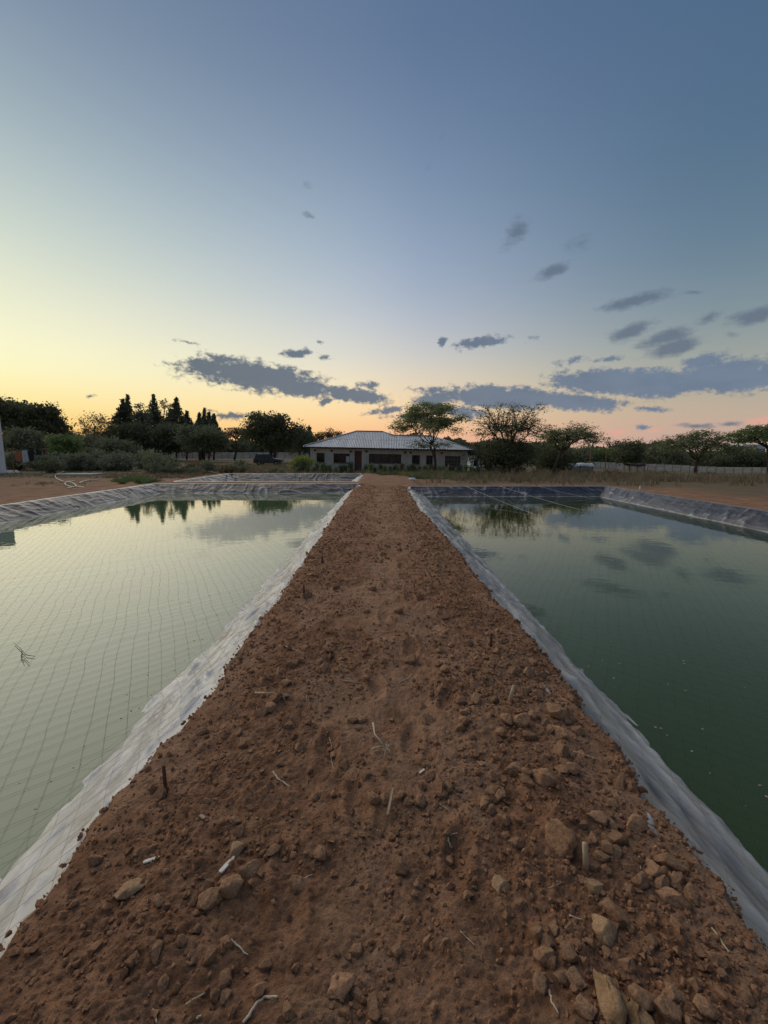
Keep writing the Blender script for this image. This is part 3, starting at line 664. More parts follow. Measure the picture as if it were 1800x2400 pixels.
zones = {'A': ('rounded brown soil clod scattered on the near part of the bank', 'loose clods on the near bank'),
         'B': ('brown soil clod in the heap along the bank edge above the green pond', 'clods heaped beside the green pond'),
         'C': ('small brown soil clod on the middle stretch of the bank', 'clods on the middle of the bank')}
A_ = [(1038, 268, 26), (1070, 455, 42), (905, 505, 28), (1000, 515, 42), (970, 480, 26), (905, 585, 42), (790, 585, 17), (835, 577, 19), (975, 910, 36), (705, 935, 28), (1145, 845, 28), (930, 985, 22),
      (975, 975, 28), (1540, 780, 28), (1550, 985, 26), (1290, 505, 40), (415, 400, 26), (610, 130, 25), (700, 105, 30), (895, 140, 16), (1155, 90, 28), (1365, 125, 18), (1615, 135, 25), (1138, 368, 15),
      (1270, 378, 14), (735, 698, 13), (620, 490, 15), (885, 465, 22), (800, 548, 15), (850, 690, 22), (1025, 860, 14), (820, 1090, 18), (1240, 1050, 34), (1500, 1060, 30), (780, 130, 12), (1020, 225, 24), (845, 625, 15), (1455, 800, 14), (1640, 285, 18), (915, 1030, 13), (960, 1010, 13)]
B_ = [(362, 540, 22), (735, 685, 30), (800, 692, 24), (690, 800, 40), (868, 1045, 42), (1245, 965, 46), (1235, 1065, 46), (820, 440, 20), (1010, 305, 38), (920, 205, 40), (1170, 440, 42), (1115, 490, 38),
      (1190, 490, 32), (1265, 485, 38), (1050, 430, 22), (700, 40, 42), (610, 50, 34), (550, 15, 32), (430, 150, 30), (465, 185, 27), (1020, 75, 36), (1270, 690, 32), (75, 430, 30), (130, 545, 15), (530, 640, 20),
      (760, 890, 40), (825, 915, 38), (665, 940, 34), (1050, 845, 36), (1000, 365, 30), (940, 380, 30), (860, 480, 20), (855, 245, 20), (960, 300, 20), (800, 790, 36), (890, 745, 22), (75, 115, 22), (105, 150, 20),
      (45, 275, 20), (270, 278, 18), (360, 355, 18), (210, 450, 18), (570, 320, 34), (250, 80, 38), (155, 145, 22), (340, 470, 14), (860, 800, 20), (1110, 1000, 40), (1380, 1040, 34), (1450, 830, 40), (1560, 980, 34), (1090, 240, 42), (1140, 190, 34), (985, 150, 22)]
C_ = [(405, 180, 20), (665, 243, 16), (480, 495, 28), (385, 457, 19), (340, 470, 24), (235, 525, 19), (315, 555, 22), (205, 685, 26), (250, 655, 33), (270, 620, 28), (600, 715, 24), (648, 712, 24), (292, 900, 18), (570, 910, 26),
      (420, 925, 17), (660, 945, 24), (735, 930, 18), (695, 1055, 22), (740, 1050, 28), (810, 1030, 20), (835, 1075, 26), (895, 1070, 24), (915, 710, 33), (1070, 745, 20), (1090, 680, 24), (1065, 630, 24), (500, 440, 14), (285, 510, 18), (530, 140, 16), (690, 150, 14), (890, 190, 16), (800, 245, 16), (1140, 265, 14), (990, 175, 12), (660, 530, 16), (975, 470, 14), (1000, 500, 20), (240, 1005, 24), (440, 1050, 16), (370, 650, 16), (275, 830, 16), (160, 850, 14), (320, 735, 20), (520, 860, 22), (880, 850, 12), (900, 995, 22)]
D_ = [(1130, 628, 23), (1210, 628, 24), (1260, 700, 34), (1325, 710, 36), (1380, 695, 27), (1505, 775, 36), (1500, 855, 42), (1290, 925, 36), (1350, 970, 28), (1240, 1035, 38), (1165, 1075, 28), (1505, 930, 28), (1300, 470, 28), (1360, 505, 32),
      (1220, 415, 18), (1185, 345, 17), (1225, 330, 17), (1250, 380, 13), (1395, 840, 16), (1620, 800, 34), (1290, 505, 20), (1100, 390, 18), (1060, 1020, 18), (1015, 1000, 26), (985, 1040, 22), (1200, 470, 18), (1420, 520, 22), (1180, 450, 14), (1440, 470, 18), (1380, 460, 20), (1240, 770, 20), (1200, 660, 16), (1370, 790, 30), (1550, 930, 26), (1590, 860, 24), (1160, 900, 18), (1200, 960, 20), (1140, 945, 16), (1460, 750, 26), (1430, 725, 22), (1400, 610, 26), (1350, 590, 20), (1090, 870, 16), (1130, 850, 14), (1600, 740, 30), (1180, 500, 16)]
for lst, cv, zn in ((A_, CA, 'A'), (B_, CB, 'B'), (C_, CC, 'C'), (D_, CC, 'B')):
    for x, y, r in lst:
        px, py = cv(x, y)
        if zn == 'B' and px < 1150: z2 = 'A'
        else: z2 = zn
        clod_at(px, py, r / 1.843, *zones[z2])
n_left = 300 - len(measured)
k = 0
while k < n_left:                                     # the remaining clods that still show singly
    px, py = random.uniform(300, 1750), 1340 + 1000 * random.random() ** 1.3
    p = G(px, py, soil_q); e = min(p[0] - float(xl(p[1])), float(xr(p[1])) - p[0])
    if e < .03 or (random.random() > (.95 if p[0] > .45 else .35)): continue
    clod_at(px, py, random.uniform(7, 15) * (py / 1900), *(zones['B'] if p[0] > .45 and px > 1150 else zones['C'] if py < 1850 else zones['A'])); k += 1

def build_crumbs():
    V0, F0 = ICO[1]; r = np.random.default_rng(77); Vs, Fs, n = [], [], 0
    def batch(N, ylo, yhi, smin, smax, power):
        y = ylo * (yhi / ylo) ** (r.random(N) ** power); L_, R_ = xl(y), xr(y); x = L_ - .05 + (R_ - L_ + .1) * r.random(N)
        w = .12 + .25 * sstep(.2, .6, np.abs(x)) + .9 * sstep(-.15, .5, fbm(np.stack([x, y], -1) * 2.6, 61, 3)) + .9 * sstep(.3, .9, x) + .3 * sstep(-.5, -.95, x)
        e = np.minimum(x - L_, R_ - x); ok = (r.random(N) < w / 1.7) & (e > -.05); x, y, e = x[ok], y[ok], e[ok]; m = len(x)
        s = smin * (smax / smin) ** (r.random(m) ** 2.8)
        z = np.where(e > 0, soil_z(x, y), liner_h(np.abs(x) - CREST) + .02) + s * .2
        A = V0[None] * (1 + .30 * r.normal(size=(m, len(V0), 1))) * s[:, None, None] * r.uniform(.65, 1.1, (m, 1, 3))
        th = r.uniform(0, 6.28, m); c_, s_ = np.cos(th)[:, None], np.sin(th)[:, None]
        X = A[..., 0] * c_ - A[..., 1] * s_; Y = A[..., 0] * s_ + A[..., 1] * c_
        return np.stack([X + x[:, None], Y + y[:, None], A[..., 2] + z[:, None]], -1).reshape(-1, 3), m
    for args in ((24000, .75, 3.4, .0018, .012, .9), (9000, .8, 6.0, .006, .020, 1), (9000, 2.6, 8, .005, .022, 1), (7000, 6, 20, .010, .032, 1)):
        V, m = batch(*args); Vs.append(V); Fs.append((F0[None] + (np.arange(m) * len(V0))[:, None, None]).reshape(-1, 3) + n); n += len(V)
    o = link('soil_crumbs', make_mesh('soil_crumbs', np.concatenate(Vs), np.concatenate(Fs), M['crumb'], False))
    tag(o, 'loose brown crumbs of soil strewn all over the bank', 'crumbs', kind='stuff')
build_crumbs()

def stick(pts, rad, label, mat='straw', name='straw', cat='straw', lift=.004, flat=None, group=None):
    q = np.array([G(*p, soil_q) for p in pts]); q[:, 2] = np.maximum(q[:, 2], q[:, 2].mean() - .01) + lift
    mb = MB(); rad = rad * (.8 if flat else .62)
    if flat:
        d = q[-1] - q[0]; d /= np.linalg.norm(d); s = np.cross(d, [0, 0, 1]); s /= np.linalg.norm(s); u = np.cross(s, d)
        prof = [(0, .7), (.12, 1), (.55, .95), (.9, .8), (1, .35)]; V = []
        for t, w in prof:
            c0 = q[0] + (q[-1] - q[0]) * t
            V += [c0 + s * w * rad, c0 - s * w * rad, c0 - s * w * rad * .8 + u * flat, c0 + s * w * rad * .8 + u * flat]
        k = len(prof); FS = [(i * 4 + j, i * 4 + (j + 1) % 4, (i + 1) * 4 + (j + 1) % 4, (i + 1) * 4 + j) for i in range(k - 1) for j in range(4)] + [(0, 1, 2, 3), tuple((k - 1) * 4 + j for j in range(4))]
        mb.add(V, FS)
    else:
        t = np.linspace(0, len(q) - 1, (len(q) - 1) * 5 + 1); q2 = np.stack([np.interp(t, np.arange(len(q)), q[:, i]) for i in range(3)], -1)
        q2[1:-1] += rng.normal(size=(len(q2) - 2, 3)) * rad * .35
        mb.tube(q2, rad * np.linspace(1.1, .7, len(q2)) * (1 + .12 * rng.normal(size=len(q2))), 6)
    MARKS.append((label, q.mean(0))); o = mb.build(name, M[mat], None, not flat); return tag(o, label, cat, group)
stick([CC(310, 398), CC(350, 412), CC(398, 428)], .011, 'thick bleached stick lying across clods on the middle stretch', 'wood', 'stick', 'stick')
stick([CA(620, 412), CA(690, 388)], .010, 'flat white wood chip lying on bare soil above the pale flat clod', 'chip', 'wood_chip', 'wood chip', flat=.004)
stick([CA(950, 458), CA(1012, 390)], .013, 'broad white wood chip in front of the round pale clod', 'chip', 'wood_chip', 'wood chip', flat=.006)
stick([CA(865, 207), CA(898, 232)], .010, 'short greyish wood chip behind the flat white chip', 'wood', 'wood_chip', 'wood chip', flat=.004)
stick([CC(890, 948), CC(912, 930)], .007, 'tiny pale wood chip on the middle stretch of the bank', 'chip', 'wood_chip', 'wood chip', flat=.003)
stick([CB(15, 232), CB(40, 112)], .008, 'grey flat stick pointing up the bank amid a nest of clods', 'wood', 'stick', 'stick', flat=.008, lift=.03)
st = [([CA(1180, 18), CA(1200, 50), CA(1255, 85)], .006, 'bent cream straw above the short greyish chip'), ([CA(998, 745), CA(1030, 775), CA(1072, 812)], .005, 'split yellow straw on bare soil at the lower middle'),
      ([CA(802, 1027), CA(885, 978)], .006, 'straight pale straw pointing at a nest of clods at the bottom'), ([CA(1050, 1106), CA(1110, 1020), CA(1150, 990), CA(1200, 992)], .007, 'long curved straw at the bottom edge'),
      ([CA(660, 1050), CA(678, 1106)], .005, 'short upright straw cut by the bottom edge'), ([CA(1275, 475), CA(1305, 490)], .0035, 'thin straw lying over a low clod'), ([CA(1310, 482), CA(1348, 465)], .0035, 'thin straw tip beside a low clod'),
      ([CA(850, 1090), CA(870, 1070)], .005, 'tiny straw stub near the bottom edge'), ([CC(560, 545), CC(600, 553), CC(640, 557)], .006, 'long brownish straw lying crosswise in mid path'),
      ([CC(805, 553), CC(835, 540), CC(860, 518)], .005, 'curved straw lying east of the crosswise one'), ([CC(1033, 530), CC(1060, 548)], .006, 'short tan straw near the pegged heap'),
      ([CC(258, 942), CC(285, 975), CC(335, 1005)], .006, 'kinked cream straw on the western half of the bank'), ([CC(645, 57), CC(705, 62)], .010, 'pale straw lying crosswise far up the bank'),
      ([CC(1555, 855), CC(1600, 865), CC(1655, 885)], .007, 'pale straw hanging over the edge above the grey liner'), ([CC(403, 610), CC(403, 632)], .004, 'short upright straw amid western clods'),
      ([CB(155, 18), CB(175, 8)], .006, 'tiny pale straw at the upper middle of the near bank'), ([CB(265, 298), CB(315, 285)], .005, 'crossbar straw of a T shaped pair'), ([CB(275, 300), CB(288, 345)], .006, 'upright straw of a T shaped pair'),
      ([CB(712, 522), CB(765, 500)], .004, 'thin straw between the ochre clod and the line of three'), ([CB(800, 640), CB(855, 660)], .004, 'curved white straw west of the yellowish block'),
      ([CB(1170, 347), CB(1212, 345)], .005, 'small straw on the largest smooth mound'), ([CB(1102, 385), CB(1106, 410), CB(1110, 440)], .005, 'white straw standing among clods near the grey liner'),
      ([CB(1415, 695), CB(1450, 745), CB(1490, 800)], .006, 'long grey straw near the liner in the lower corner'), ([CB(978, 990), CB(985, 950), CB(1002, 920)], .006, 'forked straw leaning on the yellow wedge'),
      ([CC(820, 255), CC(860, 265)], .009, 'tan straw beside a small clod far up the bank'), ([CC(862, 350), CC(866, 358)], .006, 'white fleck of straw on smooth soil'), ([CC(1000, 305), CC(1050, 308)], .007, 'thin straw on the far eastern half of the path'),
      ([(868, 1208), (900, 1213)], .010, 'pale straw bit on the far stretch nearest the path centre'), ([(800, 1238), (822, 1243)], .010, 'pale straw bit on the far western half of the path'), ([(955, 1228), (962, 1210)], .010, 'upright straw on the far eastern edge')]
for p, r, lb in st: stick(p, r, lb, group='dry straws on the bank')
rt = [([CC(500, 790), CC(512, 830), CC(508, 880), CC(520, 930)], .003, 'thin dark root running down the middle of the bank'), ([CB(330, 710), CB(355, 735), CB(390, 770)], .003, 'thin pale root on the dark soil at the lower middle'),
      ([CB(715, 965), CB(725, 1020), CB(755, 1065)], .005, 'wavy cream root west of the yellow wedge'), ([CB(230, 150), CB(255, 170), CB(275, 180)], .003, 'wavy thin root above the T shaped straws')]
for p, r, lb in rt: stick(p, r, lb, name='root', cat='root')
CD_ = lambda x, y: (x / 3.318, 1700 + y / 3.318)
stick([CD_(590, 1140), CD_(520, 1230), CD_(430, 1360), CD_(330, 1440), CD_(270, 1560), CD_(170, 1670), CD_(60, 1760)], .014, 'long torn strip of pale plastic on soil at the near liner corner', 'tarp', 'plastic_strip', 'plastic', lift=.012)
stick([CD_(350, 1370), CD_(280, 1365), CD_(180, 1420), CD_(60, 1490)], .016, 'shorter torn plastic strip between the whitish liner and the long torn strip', 'tarp', 'plastic_strip', 'plastic', lift=.02)
def tuft(px, py, stem, label, s):
    mb = MB(); b = G(px, py, soil_q)
    for p in stem:
        q = np.array([G(*a, soil_q) + np.array([0, 0, .02]) for a in p]); mb.tube(q, np.linspace(.006, .0035, len(q)), 5)
    for i in range(11):
        a = random.uniform(0, 6.28); l = s * random.uniform(.5, 1); mb.tube([b + np.array([0, 0, .015]), b + np.array([math.cos(a) * l * .5, math.sin(a) * l * .5, .03]), b + np.array([math.cos(a) * l, math.sin(a) * l, .008])], [.0022, .0018, .001], 4)
    tag(mb.build('dry_root', M['straw'], None, True), label, 'root')
tuft(*CC(748, 850), [[CC(690, 740), CC(697, 790), CC(735, 835)], [CC(690, 852), CC(735, 842)]], 'branching bleached root tuft in the middle of the bank', .07)
tuft(*CC(300, 625), [[CC(180, 608), CC(285, 612)]], 'small spiky root tuft lying on western clods', .07)
def peg(px, py, top, rad, mat, label, name, cat):
    b = G(px, py, soil_q); t = P(*top, b[1] + .02); mb = MB().tube([b - np.array([0, 0, .06]), (b + t) / 2, t], [rad, rad, rad * .92], 8)
    MARKS.append((label, b)); tag(mb.build(name, M[mat], None, True), label, cat)
peg(*CC(1275, 640), CC(1300, 565), .013, 'wood', 'cut wooden peg leaning among clods above the green pond', 'wooden_peg', 'peg')
peg(*CB(875, 440), CB(868, 325), .012, 'wood', 'split wooden peg standing beside the dark slab clod', 'wooden_peg', 'peg')
peg(*CA(718, 115), CA(706, -10), .009, 'rust', 'rusty iron rod stuck upright near the whitish liner', 'iron_rod', 'rod')
peg(*CC(393, 165), CC(390, 130), .011, 'rust', 'short dark rod stuck in the far western edge of the bank', 'iron_rod', 'rod')
peg(*CC(1200, 400), CC(1200, 340), .012, 'rust', 'short dark rod stuck among eastern clods half way up the bank', 'iron_rod', 'rod')
peg(*CC(470, 40), CC(470, 5), .012, 'rust', 'short dark rod farthest up the western edge of the bank', 'iron_rod', 'rod')

NTH = 'first second third fourth fifth sixth seventh eighth ninth tenth eleventh twelfth thirteenth fourteenth fifteenth sixteenth seventeenth eighteenth nineteenth twentieth'.split() + ['twenty-' + w for w in 'first second third fourth fifth sixth seventh eighth ninth'.split()] + ['thirtieth']
def short(lb):
    w = lb.split(); return ' '.join(w[:7]) if len(w) > 8 else lb
ORD = 'largest,second largest,third largest,fourth largest,fifth largest,sixth largest,seventh largest,eighth largest,ninth largest,tenth largest,eleventh largest,twelfth largest'.split(',')
MARK_SHORT = {}
for lb, p in MARKS:                                     # a landmark's first words, cut before a dangling preposition
    w = lb.replace(',', '').split()
    for stop in ('lying', 'standing', 'stuck', 'leaning', 'near', 'beside', 'behind', 'between', 'on', 'with', 'in', 'at', 'of', 'above', 'below', 'alone', 'pointing', 'amid', 'just', 'against', 'half', 'farthest', 'heading', 'wedged', 'west', 'east', 'hanging', 'running', 'over', 'cut'):
        if stop in w[2:]: w = w[:2 + w[2:].index(stop)]
    MARK_SHORT.setdefault(' '.join(w), []).append(p)
uniq = [(k, v[0]) for k, v in MARK_SHORT.items() if len(v) == 1 and len(k.split()) >= 2]
near = {}
for o, p, r in CLOD_LIST:
    k = min(uniq, key=lambda m: (m[1][0] - p[0]) ** 2 + .6 * (m[1][1] - p[1]) ** 2)[0]; near.setdefault(k, []).append((r, o))
for k, lst in near.items():
    for i, (r, o) in enumerate(sorted(lst, key=lambda t: -t[0])):
        if i < len(ORD): o['label'] = f'brown soil clod, {ORD[i]} around the {k}'
        else: o['label'] = f'brown soil clod, one of the smallest, {NTH[i]} in size around the {k}'

# ------------------------------------------------------------------ things lying round the ponds
def hose_pts(c): return [G(x / 5.53, 900 + y / 5.53) + np.array([0, 0, .03]) for x, y in c]
hz = MB()
for c in ([(835, 1135), (770, 1160), (725, 1178), (712, 1208), (750, 1243), (830, 1272), (880, 1268), (970, 1262)],
          [(970, 1264), (880, 1270), (838, 1290), (855, 1318), (920, 1338), (985, 1335), (990, 1320), (950, 1290), (905, 1276)],
          [(870, 1360), (930, 1345), (985, 1335), (1040, 1340), (1100, 1348)], [(1020, 1295), (1060, 1275), (1100, 1262), (1160, 1252), (1270, 1245)]):
    q = np.array(hose_pts(c)); t = np.linspace(0, len(q) - 1, len(q) * 5); q = np.stack([np.interp(t, np.arange(len(q)), q[:, i]) for i in range(3)], -1)
    for _ in range(4): q[1:-1] = (q[:-2] + 2 * q[1:-1] + q[2:]) / 4
    hz.tube(q, .032, 6)
tag(hz.build('hose', M['hose'], None, True), 'cream hose lying in loops on the brown earth', 'hose')
rope('pipe', [G(360, 1125) + [0, 0, .05], G(455, 1124) + [0, 0, .06], P(600, 1131, 22.2), P(800, 1135.5, 22.0), P(842, 1137, 21.9)], .03, 'pipe', 'long black pipe along the ridge between the pale pond and the small far pond', 'pipe')
a, b = G(136, 1114), G(232, 1114)
sl = MB().span((a[0], a[1] - .5, a[2] - .1), (b[0], b[1] + .9, a[2] + .12)); tag(sl.build('concrete_slab', M['slab']), 'long low concrete slab on the ground behind the cream hose', 'slab')
p = G(966, 1126); mb = MB()
V, Fx = ICO[3]; V = V * (1 + .4 * fbm(V * 2.2, 8, 3)[:, None]) * np.array([.20, .14, .11]) + p + np.array([0, 0, .05]); mb.add(V, Fx)
tag(mb.build('plastic_bag', M['white'], None, True), 'crumpled white plastic bag at the edge of the grass', 'bag')
p = G(1499, 1156); tag(MB().tube([p, p + [0, 0, .12], p + [.0, 0, .16]], [.03, .03, .012], 6).build('marker_peg', M['white']), 'small white peg on the rim of the green pond', 'peg')
def stake(px, py0, py1, D, label, lean=0.0):
    t, b = P(px, py0, D), P(px, py1, D); b[2] = min(b[2], float(gz(b[0], b[1]))); t[0] += lean
    tag(MB().tube([b, (b + t) / 2, t], [.05, .045, .04], 6).build('stake', M['wood'], None, True), label, 'stake')
stake(547, 1078, 1094, 40, 'thin pale stake standing in scrub between the round olive tree and the car')
stake(693, 1081, 1096, 40, 'pale stake beside the bright yellow green bush', -.05)
stake(1051, 1088, 1100, 39, 'short pale stake under the steel grid window of the house')
stake(786, 1106, 1098, 38, 'leaning pale stake in the hedge before the wide boarded window', .5)

# ------------------------------------------------------------------ house
HD = 44.0
HL = P(727, 1103, HD); HR = P(1095, 1103, HD)
HZ0 = P(840, 1103, HD)[2]
TILT = math.radians(1.15)
house = empty('house', (HL[0], HD, HZ0 + .10)); house.rotation_euler = (0, TILT, 0)
tag(house, 'long grey plastered bungalow with pale corrugated metal hip roof', 'house')
HW = HR[0] - HL[0]; WH = 2.33; TH = .22
Rinv = np.array(Matrix.Rotation(-TILT, 3, 'Y'))
def hl(cx, cy):
    """crop position on the facade -> house local x, z"""
    q = Rinv @ (P(700 + cx / 3.95, 970 + cy / 3.95, HD) - np.array(house.location)); return q[0], q[2]
ops = []
for kind, x0, x1, y0, y1 in (('w1', 165, 240, 362, 447), ('w2', 323, 473, 367, 452), ('door', 520, 585, 342, 528), ('w3', 652, 950, 372, 455), ('w4', 1050, 1123, 382, 463), ('w5', 1182, 1243, 385, 468), ('w6', 1355, 1500, 389, 489)):
    a, zt = hl(x0, y0); b, _ = hl(x1, y0); _, zb = hl((x0 + x1) / 2, y1); _, zt = hl((x0 + x1) / 2, y0)
    ops.append((kind, a, b, -.15 if kind == 'door' else zb, zt))
wall = MB(); x = 0.0; B0 = -.6
for kind, a, b, zb, zt in ops:
    wall.span((x, 0, B0), (a, TH, WH)); wall.span((a, 0, zt), (b, TH, WH))
    wall.span((a, 0, B0), (b, TH, zb)); x = b
wall.span((x, 0, B0), (HW, TH, WH))
wall.span((0, TH, B0), (TH, 9.0, WH)); wall.span((HW - TH, TH, B0), (HW, 6.6, WH)); wall.span((TH, 8.8, B0), (12.4, 9.0, WH)); wall.span((12.4, 6.4, B0), (HW - TH, 6.6, WH)); wall.span((12.2, 6.6, B0), (12.4, 8.8, WH))
wall.build('wall', M['plaster'], house)
MB().span((TH, TH, -.12), (HW - TH, 6.4, -.05)).build('floor', M['slab'], house)
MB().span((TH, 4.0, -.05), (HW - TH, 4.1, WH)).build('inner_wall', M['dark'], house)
def window(kind, a, b, zb, zt):
    root = MB(); t = .05
    for p_, q_ in (((a, .05, zb), (a + t, .11, zt)), ((b - t, .05, zb), (b, .11, zt)), ((a + t, .05, zb), (b - t, .11, zb + t)), ((a + t, .05, zt - t), (b - t, .11, zt))): root.span(p_, q_)
    fm = M['frame_grey'] if kind == 'w6' else M['frame']
    w = root.build('window', fm, house)
    wdt, hgt = b - a, zt - zb
    bars = MB()
    if kind == 'w1': xs, zs = [.5], [.45, .78]
    elif kind == 'w2': xs, zs = [.27, .76], []
    elif kind == 'w3': xs, zs = [.12, .38, .5, .62, .88], []
    elif kind == 'w6': xs, zs = [.22, .41, .6, .8], [.3, .66]
    else: xs, zs = [.5], [.5]
    for f in xs: bars.span((a + wdt * f - .02, .06, zb + t), (a + wdt * f + .02, .10, zt - t))
    if kind == 'w3':
        for f0, f1 in ((.12, .38), (.62, .88)): bars.span((a + wdt * f0 + .02, .058, zb + hgt * .70), (a + wdt * f1 - .02, .102, zb + hgt * .78))
    for f in zs: bars.span((a + t, .063, zb + hgt * f - .018), (b - t, .097, zb + hgt * f + .018))
    bars.build('glazing_bar', fm, w)
    edges = [0] + xs + [1]
    for f0, f1 in zip(edges[:-1], edges[1:]):
        MB().span((a + wdt * f0 + .021, .075, zb + t), (a + wdt * f1 - .021, .082, zt - t)).build('pane', M['glass'], w)
    sill = MB(); nb = max(3, int(wdt / .23))
    for i in range(nb): sill.span((a + wdt * i / nb + .006, -.05, zb - .09), (a + wdt * (i + 1) / nb - .006, .049, zb - .004))
    sill.build('sill', M['brick'], w)
    if kind == 'w2':
        MB().span((a + wdt * .30, .14, zb + .07), (a + wdt * .74, .16, zb + hgt * .72)).build('board', M['board'], w)
        MB().span((a + wdt * .78, .062, zb + .06), (a + wdt * .985, .072, zb + hgt * .70)).build('paper_sheet', M['paper'], w)
    if kind in ('w3', 'w6'):
        for f0, f1 in ((.03, .11), (.14, .36), (.39, .49), (.51, .60), (.64, .86), (.89, .97)) if kind == 'w3' else ((.03, .97),):
            q = MB(); n = max(2, int((f1 - f0) * wdt / .07)); V = []
            for i in range(n + 1):
                xx = a + wdt * (f0 + (f1 - f0) * i / n); V += [(xx, .20 + .03 * (i % 2), zb + .06), (xx, .20 + .03 * (i % 2), zt - .06)]
            q.add(V, [(2 * i, 2 * i + 2, 2 * i + 3, 2 * i + 1) for i in range(n)]); q.build('curtain', M['curtain'], w)
for kind, a, b, zb, zt in ops:
    if kind != 'door': window(kind, a, b, zb, zt)
    else:
        d = MB().span((a + .05, .09, zb), (b - .05, .14, zt - .06)).build('door', M['door'], house)
        for i in range(5): MB().span((a + .08 + (b - a - .16) * i / 5, .078, zb + .06), (a + .08 + (b - a - .16) * (i + 1) / 5 - .015, .0885, zt - .12)).build('plank', M['door'], d)
        MB().span((b - .17, .04, .95), (b - .12, .077, 1.07)).build('handle', M['frame_grey'], d)
        fr = MB()
        for p_, q_ in (((a, .02, zb), (a + .05, .12, zt)), ((b - .05, .02, zb), (b, .12, zt)), ((a + .05, .02, zt - .06), (b - .05, .12, zt))): fr.span(p_, q_)
        fr.build('door_frame', M['frame'], house)
        MB().span((a - .17, -.10, B0), (a - .06, -.004, WH - .04)).build('door_post', M['plaster'], house)
        MB().box(((a + b) / 2 - .05, -.07, zt + .16), (.12, .12, .12)).build('porch_lamp', M['white'], house)
for cx, cy in ((150, 338), (305, 342), (483, 348), (627, 348), (985, 358), (1035, 358), (1325, 362)):
    x, z = hl(cx, cy); v = MB().span((x - .12, -.012, z - .09), (x + .12, .0, z + .09)).build('air_brick', M['dark'], house)
    for i in range(3): MB().span((x - .11, -.024, z - .075 + .055 * i), (x + .11, -.0125, z - .055 + .055 * i)).build('louvre', M['frame'], v)
# roof
EZ = WH + .02; OV = .5; Xa, Xb = -.55, HW + .42; SL = .36
X1, Y1 = Xa + 5.0, 5.0; X2 = P(896, 1013, 48.5)[0] - house.location[0]; XV = X2 + 1.2; YV = 3.8; X3 = Xb - 3.8
roof = MB()
rz = lambda d: EZ + SL * d
pt = {'A': (Xa, -OV, rz(0)), 'B': (Xb, -OV, rz(0)), '1': (X1, Y1 - OV, rz(5)), '2': (X2, Y1 - OV, rz(5)), 'V': (XV, YV - OV, rz(3.8)), '3': (X3, YV - OV, rz(3.8)),
      'C': (Xb, 7.6 - OV, rz(0)), 'F': (XV + 3.8, 7.6 - OV, rz(0)), 'E': (XV + 3.8, 10 - OV, rz(0)), 'D': (Xa, 10 - OV, rz(0))}
keys = list(pt); low = [np.array(pt[k]) - [0, 0, .05] for k in keys]; ix = {k: i for i, k in enumerate(keys)}
roof.add(low, [[ix[c] for c in f] for f in ('AB3V21', 'A1D', 'D12E', '2VFE', 'V3CF', 'B3C')])
rf = roof.build('roof', M['fascia'], house)
def sheets(path_lo, top_at, rows, n):
    """corrugated sheets between an eave edge and the ridge line, one object per sheet"""
    (xa, ya, za), (xb, yb, zb) = path_lo; L = math.hypot(xb - xa, yb - ya); dx, dy = (xb - xa) / L, (yb - ya) / L; inx, iny = -dy, dx
    for i in range(n):
        for r0, r1 in rows:
            s = np.linspace(L * i / n + .004, L * (i + 1) / n - .004, 2 * int(L / n / .17) + 1); V = []; Fs = []
            up = np.array([top_at(v) for v in s]); lo_, hi_ = np.minimum(up, r0), np.minimum(up, r1)
            if (hi_ - lo_).max() < .05: continue
            for j, v in enumerate(s):
                h = .034 * (j % 2) + (.012 if r0 > 0 else 0)
                for dd in (lo_[j] - (.10 if r0 == 0 else .12), hi_[j]): V.append((xa + dx * v + inx * dd, ya + dy * v + iny * dd, rz(dd) + .005 + h))
            Fs = [(2 * j, 2 * j + 2, 2 * j + 3, 2 * j + 1) for j in range(len(s) - 1)]
            MB().add(V, Fs).build('roof_sheet', M['roof'], rf)
Lf = Xb - Xa
def top_front(v):
    x = Xa + v; return float(np.interp(x, [Xa, X1, X2, XV, X3, Xb], [0, 5, 5, 3.8, 3.8, 0]))
sheets((pt['A'], pt['B']), top_front, [(0, 2.35), (2.35, 5.1)], 20)
sheets((pt['D'], pt['A']), lambda v: min(v, 10 - v), [(0, 2.35), (2.35, 5.1)], 11)
sheets((pt['B'], pt['C']), lambda v: min(v, 7.6 - v), [(0, 2.35), (2.35, 5.1)], 9)
for a, b in ('A1', '12', '2V', 'V3', '3B'):
    q = [np.array(pt[a]) + [0, 0, .05], np.array(pt[b]) + [0, 0, .05]]; MB().tube(q, .07, 8).build('ridge_cap', M['frame_grey'] if a in '1V' else M['roof'], rf, True)
MB().span((Xa, -OV - .03, EZ - .13), (Xb, -OV + .0, EZ - .02)).build('fascia', M['fascia'], rf)
MB().span((Xa + .01, -OV + .01, EZ - .06), (Xb - .01, -.01, EZ - .055)).build('soffit', M['fascia'], rf)

